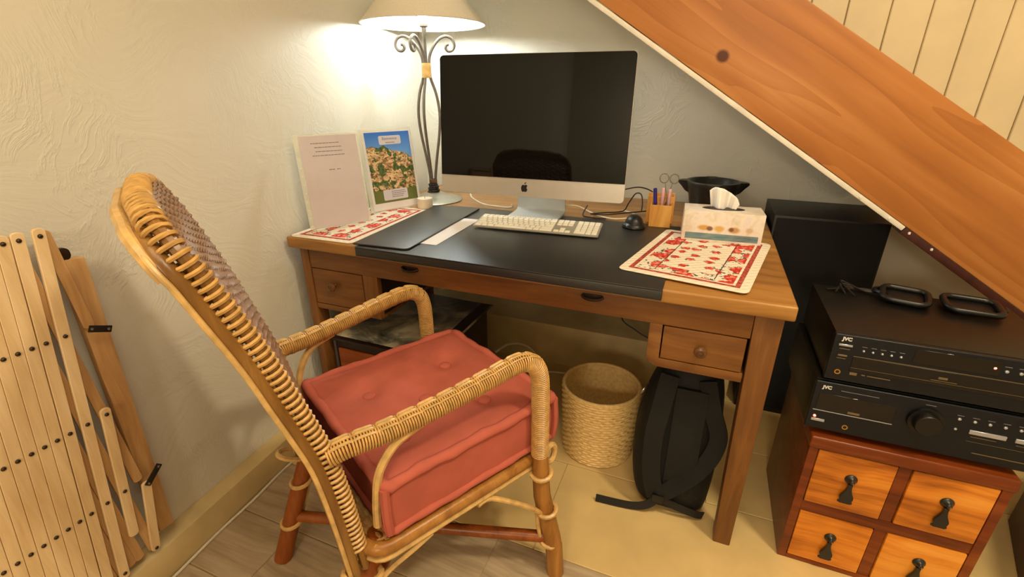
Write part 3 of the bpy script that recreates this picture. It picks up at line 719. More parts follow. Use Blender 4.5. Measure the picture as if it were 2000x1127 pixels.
# pen holder
ph = thing('pen_holder', 'wooden two-block pen holder at the back of the desk', 'pen holder', (1.125, -.46, .7645), .06)
def hollow(x0, x1, y0, y1, z0, z1, t):
    m = MB(); m.box(x0, x1, y0, y0+t, z0, z1); m.box(x0, x1, y1-t, y1, z0, z1); m.box(x0, x0+t, y0+t, y1-t, z0, z1); m.box(x1-t, x1, y0+t, y1-t, z0, z1); m.box(x0+t, x1-t, y0+t, y1-t, z0, z0+t); return m
hollow(-.042, .030, -.03, .028, 0, .076, .005).build('front_block', M_HOLDER, ph, bevel=.001, seg=1)
hollow(-.056, .036, .029, .10, 0, .095, .006).build('rear_block', M_HOLDER, ph, bevel=.001, seg=1)
hm = ph.matrix_basis
def pen(label, m, base, tip, r, cap):
    o = thing('pen', label, 'pen', hm @ Vector(base), 0, 'pens in the wooden holder')
    d = (hm @ Vector(tip))-(hm @ Vector(base))
    MB().tube([Vector(), d*.08, d*.97, d], [r*.4, r, r, r*.7], 10).build('barrel', m, o)
    MB().tube([d*.55, d*.56, d*.98, d*1.0], [r*1.0, r*1.22, r*1.22, r*.8], 10).build('cap', cap, o); return o
pen('blue pen standing at the left of the wooden holder', M_BLUE, (-.020,.0,.006), (-.034,.004,.128), .0052, M_BLUE)
pen('pale pink pen in the middle of the wooden holder', M_PINK, (-.006,-.006,.006), (-.006,-.004,.132), .0048, M_PINK)
pen('pale pink pen beside the scissors in the wooden holder', M_PINK, (.014,-.004,.006), (.016,-.002,.128), .0048, M_PINK)
sc = thing('scissors', 'steel scissors with thin loop handles in the wooden holder', 'scissors', hm @ Vector((.008,.016,.008)))
for s_ in (-1, 1):
    cx = s_*.0165; rl = MB()
    rl.tube([(cx+.0145*math.cos(a), 0, .152+.0155*math.sin(a)) for a in [2*PI*i/24 for i in range(24)]], .0016, 6, closed=True); rl.build('handle_loop', M_STEEL, sc)
    MB().tube([(cx*.75, 0, .138),(s_*.004, .001*s_, .10),(-s_*.004, .001*s_, .055),(-s_*.001, .001*s_, .002)], [.0017,.0026,.0038,.0008], 6, flat=.5).build('blade', M_STEEL, sc)
MB().lathe([(.0035,-.003),(.0035,.003)], 10, (0,0,.082), axis='y').build('pivot', M_STEEL, sc)

# stone mortar
mo = thing('mortar', 'black stone mortar with four lugs at the back of the desk', 'mortar', (1.277, -.145, DZ))
MB().lathe([(.072,0),(.075,.004),(.078,.03),(.086,.065),(.095,.095),(.101,.114),(.099,.119),(.090,.119),(.083,.112),(.070,.075),(.045,.045),(.0005,.036)], 48).build('bowl', M_STONEBLK, mo)
for k in range(4):
    an = k*PI/2+.06; m4 = Matrix.Rotation(an, 4, 'Z')
    lg = MB(); secs = [(.085,.030,.070,.117),(.10,.027,.078,.1185),(.115,.020,.095,.1185),(.127,.013,.106,.117),(.1295,.008,.109,.115)]
    vs_ = []; fs = []
    for x, w, z0, z1 in secs: vs_ += [m4 @ Vector((x,-w,z1)), m4 @ Vector((x,w,z1)), m4 @ Vector((x,w*.55,z0)), m4 @ Vector((x,-w*.55,z0))]
    for i in range(len(secs)-1):
        for j in range(4): fs.append((i*4+j, i*4+(j+1) % 4, i*4+4+(j+1) % 4, i*4+4+j))
    fs += [(3,2,1,0), tuple(len(vs_)-4+i for i in range(4))]
    lg.add(vs_, fs).build('lug', M_STONEBLK, mo, bevel=.004)

# tissue box
TW, TD, TH = .228, .112, .092
tb = thing('tissue_box', 'pale seashell-patterned tissue box on the right placemat', 'tissue box', (1.312, -.565, .7693), .06)
bxm = MB().box(-TW/2, TW/2, -TD/2, TD/2, 0, TH)
bxm.build('carton', mat_tissue(TW, TH), tb, bevel=.0015)
sl = MB().lathe([(.062,0),(.062,.0006)], 30, (0,.005,TH), sy=.42); sl.build('opening', M_DARKW, tb)
ti = MB(); nu, nv = 15, 9
def tis(i, j):
    t = i/(nu-1); h = j/(nv-1)
    prof = [(-.045,.0),(-.046,.052),(-.022,.068),(.0,.060),(.022,.044),(.034,.028),(.042,.0)]
    x = -.046+.09*t
    top = 0
    for (xa,ha),(xb,hb_) in zip([(-.046,.052),(-.030,.066),(-.004,.061),(.020,.044),(.036,.034)], [(-.030,.066),(-.004,.061),(.020,.044),(.036,.034),(.046,.010)]):
        if xa <= x <= xb+1e-9: top = ha+(hb_-ha)*(x-xa)/(xb-xa)
    return Vector((x*(1-.25*(1-h)), .008+.016*math.sin(t*9+1.2)*(1-.35*h)+.006*math.sin(t*21), TH-.004+(top+.004)*h))
ti.grid(tis, nu, nv)
t_o = ti.build('tissue', M_TISSUE, tb, smooth=25)
t_o.modifiers.new('thick', 'SOLIDIFY').thickness = .0012

# ------------------------------------------------------------------ right side: speaker, stereo, drawer cabinet
sp = thing('floor_speaker', 'tall black floor speaker standing right of the desk', 'speaker', (1.66, -.16, 0))
MB().box(1.49, 1.832, -.305, -.005, 0, .80).build('cabinet', M_SPK, sp, world=True, bevel=.003)
MB().box(1.498, 1.824, -.314, -.305, .03, .792).build('grille', M_GRILLE, sp, world=True, bevel=.004)

cb = thing('drawer_cabinet', 'small four-drawer pine cabinet under the stereo units', 'cabinet', (1.782, -.83, 0))
CX0, CX1, CY0, CY1, CZ = 1.584, 1.980, -1.01, -.66, .415
MB().box(CX0, CX0+.02, CY0, CY1, 0, CZ-.034).build('side_panel', M_CAB, cb, world=True, bevel=.002)
MB().box(CX1-.02, CX1, CY0, CY1, 0, CZ-.034).build('side_panel', M_CAB, cb, world=True, bevel=.002)
MB().box(CX0-.003, CX1+.003, CY0-.004, CY1, CZ-.034, CZ).build('top_board', M_CAB, cb, world=True, bevel=.006, seg=3)
MB().box(CX0+.02, CX1-.02, CY0, CY1, 0, .014).build('bottom_board', M_CAB, cb, world=True, bevel=.002)
MB().box(CX0+.02, CX1-.02, CY1-.012, CY1, .014, CZ-.034).build('back_board', M_CAB, cb, world=True)
MB().box(CX0+.02, CX1-.02, CY0+.002, CY1-.012, .177, .209).build('shelf', M_CAB, cb, world=True, bevel=.002)
for za, zb_ in ((.014,.177), (.209,CZ-.034)): MB().box(1.771, 1.797, CY0+.003, CY1-.012, za, zb_).build('divider', M_CAB, cb, world=True, bevel=.002)
for x0, x1 in ((CX0+.022, 1.769), (1.799, CX1-.022)):
    for z0, z1 in ((.016,.175), (.211,CZ-.036)):
        d = MB().box(x0, x1, CY0-.001, CY0+.018, z0, z1).build('drawer', M_CABD, cb, world=True, bevel=.003)
        inv = cb.matrix_basis.inverted()
        kx, kz = (x0+x1)/2, (z0+z1)/2-.014
        h_ = MB()
        prof = [(0,.032,.0),(0,.030,.006)]
        h_.lathe([(.0135,0),(.014,.003),(.010,.006),(.006,.012),(.0055,.016),(.0005,.018)], 18, (kx, CY0-.001, kz+.032), axis='y')
        out = bez([(-.005,0,.022),(-.0048,0,.012),(-.008,0,-.002),(-.0145,0,-.018),(-.0125,0,-.030),(-.012,0,-.038)], 5)
        poly = [(p.x+kx, p.z+kz) for p in out]+[(-p.x+kx, p.z+kz) for p in reversed(out)]
        h_.prism(poly, CY0-.013, CY0-.006, 'y')
        h_.prism([(kx-.0155,kz-.038),(kx+.0155,kz-.038),(kx+.0155,kz-.032),(kx-.0155,kz-.032)], CY0-.011, CY0-.007, 'y')
        h_.xf(inv).build('handle', M_STONEBLK, d, bevel=.0012, seg=1)
        MB().lathe([(.002,0),(.0015,.0018),(.0003,.002)], 8, (kx+.001, CY0-.0185, kz+.032), axis='y').xf(inv).build('rivet', M_STEEL, d)

def unit(name, label, x0, x1, z0, z1, depth, foot):
    u = thing(name, label, 'stereo', ((x0+x1)/2, -.83, z0), 0, 'stacked stereo units')
    MB().box(x0+.002, x1-.002, -.988, -1+depth, z0+.001, z1).build('case', M_METALBLK, u, world=True, bevel=.0015)
    MB().box(x0, x1, -1.0, -.988, z0, z1-.001).build('faceplate', M_FACE, u, world=True, bevel=.003, seg=3)
    for fx in (x0+.035, x1-.035):
        for fy in (-.955, -1+depth-.06):
            MB().lathe([(.017,-foot),(.019,-foot+.002),(.019,-.001),(.017,.0005)], 18, (fx,fy,z0)).build('foot', M_SILV if fy < -.9 and foot < .01 else M_BLACK, u, world=True)
    return u
TXR = Matrix.Rotation(PI/2, 4, 'X')
u2_ = unit('stereo_unit', 'black stereo unit on top of the stack by the stair', 1.572, 2.007, .574, .693, .325, .009)
u1_ = unit('amplifier', 'black amplifier with large volume knob on the drawer cabinet', 1.562, 1.997, .431, .565, .33, .0158)
def fb(u, name, x0, x1, z0, z1, m, d=.002, bev=.0006):
    return MB().box(x0, x1, -1.0-d, -.9995, z0, z1).build(name, m, u, world=True, bevel=bev, seg=1)
def led(u, name, x, z, r, m, d=.003):
    return MB().lathe([(r,0),(r*.9,d*.6),(r*.4,d),(.0003,d)], 12, (x,-1.0,z), axis='y').build(name, m, u, world=True)
def jack(u, x, z):
    MB().lathe([(.0062,0),(.0062,.002),(.004,.002),(.004,.0003)], 18, (x,-1.0,z), axis='y', capt=True).build('headphone_jack', M_GOLD, u, world=True)
    MB().lathe([(.0039,.0004),(.0039,.0006)], 14, (x,-1.0,z), axis='y').build('jack_hole', M_BLACK, u, world=True)
def T(u, s_, x, z, size, bold=.0006, m=M_LEGEND): return text('maker_text', s_, size, m, u, u.matrix_basis.inverted() @ Matrix.Translation((x,-1.0008,z)) @ TXR, bold)
# upper unit
T(u2_, 'JVC', 1.5875, .6785, .0115)
fb(u2_, 'power_button', 1.583, 1.610, .664, .669, M_SILV); fb(u2_, 'button', 1.587, 1.605, .638, .642, M_LEGDIM)
fb(u2_, 'label_strip', 1.586, 1.607, .656, .6575, M_LEGDIM, .0004, 0); fb(u2_, 'label_strip', 1.586, 1.604, .6315, .633, M_LEGDIM, .0004, 0)
jack(u2_, 1.5955, .597)
for x in (1.633,1.6505,1.668,1.685,1.7025):
    led(u2_, 'button', x, .6585, .0028, M_SILV); fb(u2_, 'label_strip', x-.005, x+.005, .668, .669, M_INKG, .0004, 0)
fb(u2_, 'display', 1.724, 1.872, .650, .684, M_DISP, .0008); led(u2_, 'indicator', 1.862, .668, .0034, M_LED, .0012)
fb(u2_, 'disc_tray', 1.617, 1.99, .604, .641, M_METALBLK, .0015); fb(u2_, 'tray_seam', 1.617, 1.99, .6415, .643, M_LEGDIM, .0006, 0); fb(u2_, 'tray_seam', 1.617, 1.99, .613, .6137, M_LEGDIM, .0019, 0)
fb(u2_, 'printed_legend', 1.620, 1.634, .594, .601, M_LEGDIM, .0004, 0); fb(u2_, 'printed_legend', 1.643, 1.650, .5965, .599, M_LEGDIM, .0004, 0); fb(u2_, 'printed_legend', 1.654, 1.698, .5965, .5985, M_LEGDIM, .0004, 0)
fb(u2_, 'printed_legend', 1.778, 1.794, .622, .627, M_LEGDIM, .0022, 0); fb(u2_, 'printed_legend', 1.766, 1.812, .617, .6182, M_LEGDIM, .0022, 0)
for x in (1.882,1.905,1.928,1.951,1.974):
    led(u2_, 'button', x, .664, .0036, M_SILV); fb(u2_, 'label_strip', x-.006, x+.006, .674, .675, M_INKG, .0004, 0)
# lower unit
T(u1_, 'JVC', 1.5775, .5465, .0115)
fb(u1_, 'printed_legend', 1.615, 1.69, .5468, .548, M_INKG, .0004, 0)
fb(u1_, 'display', 1.574, 1.728, .488, .533, M_DISP, .0008); fb(u1_, 'display_trim', 1.570, 1.730, .4835, .4855, M_SILV, .0008, 0)
fb(u1_, 'badge', 1.640, 1.664, .490, .4955, M_LEGDIM, .0014, 0)
led(u1_, 'power_light', 1.5775, .4665, .0035, M_LED); fb(u1_, 'power_button', 1.572, 1.600, .4535, .4605, M_SILV)
jack(u1_, 1.644, .451)
kn = MB().lathe([(.034,0),(.034,.006),(.0335,.008)], 40, (1.785,-1.0,.512), axis='y').build('dial_ring', M_BLACK, u1_, world=True)
MB().lathe([(.026,.006),(.0255,.022),(.0235,.0245),(.0005,.0235)], 40, (1.785,-1.0,.512), axis='y').build('volume_knob', M_METALBLK, u1_, world=True)
fb(u1_, 'label_strip', 1.776, 1.795, .5525, .5535, M_INKG, .0004, 0)
for x in (1.842,1.869,1.895,1.921,1.947,1.973):
    led(u1_, 'button', x, .5325, .0034, M_SILV); fb(u1_, 'label_strip', x-.006, x+.006, .541, .542, M_INKG, .0004, 0)
led(u1_, 'button', 1.842, .506, .003, M_SILV)
for x in (1.866, 1.945): fb(u1_, 'wide_button', x, min(x+.064, 1.99), .5015, .5115, M_SILV, .003)
for x in (1.872, 1.95): fb(u1_, 'label_strip', x, min(x+.045,1.99), .493, .4945, M_LEGDIM, .0004, 0)
fb(u1_, 'trim_line', 1.868, 1.99, .481, .4815, M_LEGDIM, .0006, 0); fb(u1_, 'printed_legend', 1.886, 1.99, .452, .454, M_LEGDIM, .0004, 0)

# headphones on the upper unit
hp = thing('headphones', 'black headphones with two open ear pads on the top stereo unit', 'headphones', (1.85, -.75, .6935))
def earpad(cx, cy, w, d, rz, tiltx):
    e = MB(); pts = [(x, y, 0) for x, y in rrect(-w/2, w/2, -d/2, d/2, .022, 5)]
    e.tube(pts, .0078, 10, closed=True); m4 = Matrix.Translation((cx, cy, .709)) @ Matrix.Rotation(rz,4,'Z') @ Matrix.Rotation(tiltx,4,'X')
    e.xf(m4); o = e.build('ear_pad', M_BLACK, hp, world=True)
    e2 = MB(); e2.prism(rrect(-w/2+.004, w/2-.004, -d/2+.004, d/2-.004, .018, 5), -.010, -.0045, 'z').xf(m4).build('ear_cup', M_METALBLK, hp, world=True, bevel=.002); return o
earpad(1.772, -.728, .095, .085, -.25, .10); earpad(1.905, -.742, .105, .085, -.12, .08)
MB().tube(bez([(1.728,-.74,.709),(1.712,-.71,.707),(1.725,-.685,.706),(1.79,-.678,.706)], 6), .0055, 8).build('headband', M_BLACK, hp, world=True)
MB().tube(bez([(1.952,-.74,.708),(1.972,-.745,.706),(1.968,-.70,.706),(1.93,-.688,.706)], 6), .005, 8).build('headband', M_BLACK, hp, world=True)
for k in range(4):
    z = .6968
    c = MB().tube(bez([(1.60+.02*k,-.72-.008*k,z),(1.64,-.70+.01*k,z+.004*k),(1.69,-.69-.006*k,z+.003),(1.73,-.705,z+.004),(1.735+.004*k,-.722,z+.003)], 6), .0028, 6)
    c.build('lead', M_CABLEB, hp, world=True)

# dark panel at the lower right edge
dp = thing('wooden_chest', 'dark red-brown wooden furniture side right of the drawer cabinet', 'furniture', (2.3, -.75, 0))
MB().hexa([(2.125,-1.0,0),(2.45,-.95,0),(2.45,-.60,0),(2.245,-.62,0)], [(2.125,-1.0,.40),(2.45,-.95,.40),(2.45,-.60,.40),(2.245,-.62,.40)]).build('side_panel', M_DARKRED, dp, world=True, bevel=.003)
MB().hexa([(2.115,-1.01,.40),(2.46,-.96,.40),(2.46,-.59,.40),(2.236,-.61,.40)], [(2.115,-1.01,.42),(2.46,-.96,.42),(2.46,-.59,.42),(2.236,-.61,.42)]).build('top_board', M_DARKRED, dp, world=True, bevel=.003)

# ------------------------------------------------------------------ under the desk: basket, backpack, cables
bk = thing('waste_basket', 'round woven straw waste basket under the desk', 'basket', (1.015, -.755, 0))
prof = []; NR = 26; Hb = .262
for k in range(NR):
    for t in (0, .5):
        z = Hb*(k+t)/NR; r = .121+.012*(z/Hb); prof.append((r+(.0034 if t else -.0012), z))
prof.append((.133, Hb)); inner = [(.1245+.0, Hb+.001)]
for k in range(NR, 0, -1):
    for t in (.5, 0):
        z = Hb*(k-1+t)/NR; r = .121+.012*(z/Hb)-.007; prof_r = r-(.002 if t else -.0005)
        if z > .008: inner.append((prof_r, z))
prof = [(.0005,0),(.11,0)]+prof[1:]
B = MB(); B.lathe(prof, 72, capb=False, capt=False); body = B
for i, v in enumerate(B.v):
    if v.z > .004 and v.z < Hb-.002:
        a = math.atan2(v.y, v.x); k = int(v.z/Hb*NR); s_ = 1+.016*math.cos(a*24+k*PI); B.v[i] = Vector((v.x*s_, v.y*s_, v.z))
B.lathe(inner+[(.0005,.008)], 72, capb=False, capt=False)
B.build('woven_body', M_BASKET, bk, smooth=60)
MB().tube([(.1295*math.cos(a), .1295*math.sin(a), Hb+.001) for a in [2*PI*i/64 for i in range(64)]], .006, 8, closed=True).build('rim', M_BASKET, bk)

bp = thing('backpack', 'black backpack standing under the right of the desk', 'backpack', (1.285, -.87, 0))
secs = [(.004,1.285,.085,-.90,.065),(.02,1.283,.105,-.895,.085),(.08,1.278,.118,-.885,.095),(.16,1.275,.124,-.875,.098),(.25,1.277,.122,-.865,.095),(.33,1.28,.115,-.86,.088),(.40,1.285,.103,-.855,.078),(.45,1.29,.085,-.85,.062),(.478,1.292,.055,-.85,.04),(.487,1.292,.02,-.85,.015)]
bd = MB(); NA = 36
def sup(a, e=.62):
    c, s_ = math.cos(a), math.sin(a); return (abs(c)**e)*(1 if c >= 0 else -1), (abs(s_)**e)*(1 if s_ >= 0 else -1)
def bsec(j, i):
    z, cx, rx, cy, ry = secs[j]; c, s_ = sup(2*PI*i/NA); wob = 1+.02*math.sin(i*1.3+j*2.1)
    return Vector((cx+rx*c*wob, cy+ry*s_*wob, z))
bd.grid(lambda i, j: bsec(j, i), NA, len(secs), closed_u=True)
bd.f.append(tuple(range(NA-1,-1,-1))); bd.f.append(tuple(range((len(secs)-1)*NA, len(secs)*NA)))
bo = bd.build('body', M_NYLON, bp, world=True, smooth=60)
md = bo.modifiers.new('soft', 'SUBSURF'); md.levels = 1; md.render_levels = 1
def ribbon(name, pts, w, m, par, side=(0,0,1), th=.003):
    P = bez(pts, 8); vs_ = []; fs = []; sd = Vector(side)
    for k, p in enumerate(P):
        t = (P[min(k+1,len(P)-1)]-P[max(k-1,0)]).normalized(); s_ = (sd-t*sd.dot(t)).normalized(); n_ = t.cross(s_)
        for a, b in ((1,1),(1,-1),(-1,-1),(-1,1)): vs_.append(p+s_*(w/2*a)+n_*(th/2*b))
    for k in range(len(P)-1):
        for j in range(4): fs.append((k*4+j, k*4+(j+1) % 4, k*4+4+(j+1) % 4, k*4+4+j))
    fs += [(3,2,1,0), tuple(len(vs_)-4+i for i in range(4))]
    return MB().add(vs_, fs).build(name, m, par, world=True, bevel=.0006, seg=1)
ribbon('shoulder_strap', [(1.235,-.935,.46),(1.225,-.965,.38),(1.215,-.98,.27),(1.222,-.99,.15),(1.245,-.99,.06)], .052, M_NYLONG, bp, (1,0,0), .012)
ribbon('shoulder_strap', [(1.335,-.93,.46),(1.36,-.955,.38),(1.385,-.965,.30),(1.36,-.98,.21),(1.30,-.993,.13),(1.25,-.995,.075)], .046, M_NYLONG, bp, (.7,0,.7), .010)
ribbon('back_panel', [(1.30,-.945,.43),(1.30,-.968,.30),(1.30,-.978,.18),(1.30,-.978,.10)], .085, M_NYLONG, bp, (1,0,0), .006)
ribbon('compression_strap', [(1.25,-.995,.07),(1.30,-.993,.05),(1.36,-.982,.03),(1.385,-.97,.022)], .026, M_WEB, bp, (0,0,1))
ribbon('loose_strap', [(1.25,-.997,.065),(1.225,-1.002,.035),(1.19,-1.004,.017),(1.14,-1.010,.0145),(1.07,-1.015,.0145)], .024, M_WEB, bp, (0,.35,1))
MB().box(1.235, 1.268, -1.006, -.997, .055, .082).build('buckle', M_BLACK, bp, world=True, bevel=.002)
MB().tube(bez([(1.178,-.905,.40),(1.168,-.925,.392),(1.160,-.93,.375),(1.168,-.925,.385)], 5), .0022, 6).build('zip_pull', M_STEEL, bp, world=True)
MB().tube(bez([(1.172,-.90,.10),(1.158,-.89,.2),(1.163,-.875,.3),(1.185,-.865,.39),(1.22,-.86,.44)], 8), .004, 6).build('zip', M_WEB, bp, world=True)

tag(MB().tube(bez([(.50,-.50,.14),(.52,-.40,.13),(.57,-.33,.10),(.62,-.31,.05),(.61,-.33,.012),(.55,-.40,.006),(.6,-.45,.006),(.72,-.36,.006),(.9,-.35,.006),(1.10,-.34,.006)], 8), .005, 8).build('floor_cable', M_CABLEW), 'white cable trailing along the plinth under the desk', 'cable')
tag(MB().tube(bez([(1.02,-.30,.66),(1.02,-.29,.4),(1.0,-.287,.30),(1.06,-.286,.255),(1.12,-.286,.225),(1.2,-.288,.20),(1.3,-.30,.006)], 8), .003, 8).build('wall_cable', M_CABLEB), 'thin black cable hanging on the wall under the desk', 'cable')
wl = [(xw(y)+.0545, y, .0045) for y in (-1.06,-1.2,-1.3,-1.42,-1.55,-1.7,-1.9,-2.2)]
tag(MB().tube(bez([(p[0]+(.004 if i % 2 else 0), p[1], p[2]) for i, p in enumerate(wl)], 6), .004, 8).build('skirting_cable', M_CABLEW), 'white cable lying along the foot of the left baseboard', 'cable')

# ------------------------------------------------------------------ rattan armchair
ca = thing('rattan_armchair', 'honey-coloured woven rattan armchair pulled up to the desk', 'chair', (.655, -1.305, 0), math.radians(62-90))
PZ = [(.30,-.252),(.42,-.262),(.52,-.272),(.61,-.285),(.69,-.306),(.756,-.325),(.82,-.343),(.874,-.361),(.94,-.385),(1.0,-.409),(1.04,-.428)]
def pv(z):
    for (a, b), (c, d) in zip(PZ[:-1], PZ[1:]):
        if a <= z <= c: return b+(d-b)*(z-a)/(c-a)
    return PZ[0][1] if z < PZ[0][0] else PZ[-1][1]+(z-1.04)*-.45
def prf(off):               # profile points (v, z) offset backwards
    out = []
    for i, (z, v) in enumerate(PZ):
        a = PZ[max(i-1,0)]; b = PZ[min(i+1,len(PZ)-1)]; t = Vector((b[1]-a[1], b[0]-a[0])).normalized(); n_ = Vector((-t.y, t.x))
        out.append((v+n_.x*off, z+n_.y*off))
    return out
def loop(half, off, topcut, rad):
    pr__ = prf(off); pts = []
    side = [Vector((half, v, z)) for v, z in pr__]
    d = (side[-1]-side[-2]).normalized(); top = side[-1]+d*topcut
    arc = []
    for k in range(1, 7):
        a = PI/2*k/6; arc.append(Vector((half-rad+rad*math.cos(a), 0, 0))+Vector((0,top.y,top.z))+d*(rad*(math.sin(a)-1)))
    s1 = [p for p in side if p.z < (top-d*rad).z-.005]+[Vector((half, (top-d*rad).y, (top-d*rad).z))]+arc
    midp = [Vector((x*half, top.y-.006, top.z+.008)) for x in (.4, 0, -.4)]
    s2 = [Vector((-p.x, p.y, p.z)) for p in reversed(s1)]
    return bez(s1+midp+s2, 4)
tw = lambda p: Vector((p[0], p[1]-.015*p[0]/.21, p[2]))
OUT = [tw(p) for p in loop(.214, .029, .004, .07)]; RIM = [tw(p) for p in loop(.210, .004, .016, .07)]
MB().tube(OUT, .0135, 10).build('back_frame', M_CANEB, ca)
MB().tube([p+Vector((.0125 if p.x > .2 else (-.0125 if p.x < -.2 else .0125*p.x/.2), -.004, 0)) for p in map(tw, loop(.214, .034, .006, .07))], .0042, 8).build('edge_strip', M_RATTAN, ca)
MB().tube([p+Vector((0,-.012,.006)) for p in OUT if p.z > .97], .0095, 8).build('top_cane', M_RATTAN, ca)
MB().tube(RIM, .0095, 8).build('panel_rim', M_CANEB, ca)
def halfw(z):
    zc = .985
    return .200 if z < zc else .200-.068*(1-math.sqrt(max(0, 1-((z-zc)/.073)**2)))
def front(u, z): return pv(z)+.006-.019*(u/.21)-.006*(1-(u/.21)**2)
wv = MB(); NRW = 80; z0_, z1_ = .36, 1.05
for r in range(NRW):
    z = z0_+(z1_-z0_)*r/(NRW-1); half = halfw(z)
    pts = []
    for i in range(49):
        u = -half+2*half*i/48
        pts.append((u, front(u, z)+.0019*math.cos(PI*i/3+r*PI), z+.0008*math.sin(i*1.1+r*2.3)))
    wv.tube(pts, .0044, 5)
for k in range(13):
    u = -.19+.38*k/12; wv.tube([(u, front(u, z_)-.001, z_) for z_ in [.34+.70*i/24 for i in range(25)]], .004, 5)
tag(wv.build('woven_back', M_WEAVE, ca, smooth=60), kind='stuff')
wr = MB()
def wraps(path, step, ru, rn, rt_, shift, cond):
    acc = 0; nxt = step
    for k in range(1, len(path)):
        seg = path[k]-path[k-1]; Ls = seg.length; t = seg.normalized()
        bk_ = Vector((0,-1,-.35)); bk_ = (bk_-t*bk_.dot(t)).normalized(); sd = t.cross(bk_)
        while nxt <= acc+Ls:
            p = path[k-1]+seg*((nxt-acc)/Ls)
            if cond(p): wr.tube([p+sd*(ru*math.cos(a))+bk_*(shift+rn*math.sin(a)) for a in [2*PI*i/12 for i in range(12)]], rt_, 5, closed=True)
            nxt += step
        acc += Ls
wraps(RIM, .0128, .0118, .0165, .0034, .004, lambda p: p.z > .36)
tag(wr.build('edge_wrapping', M_WRAP, ca, smooth=60), kind='stuff')
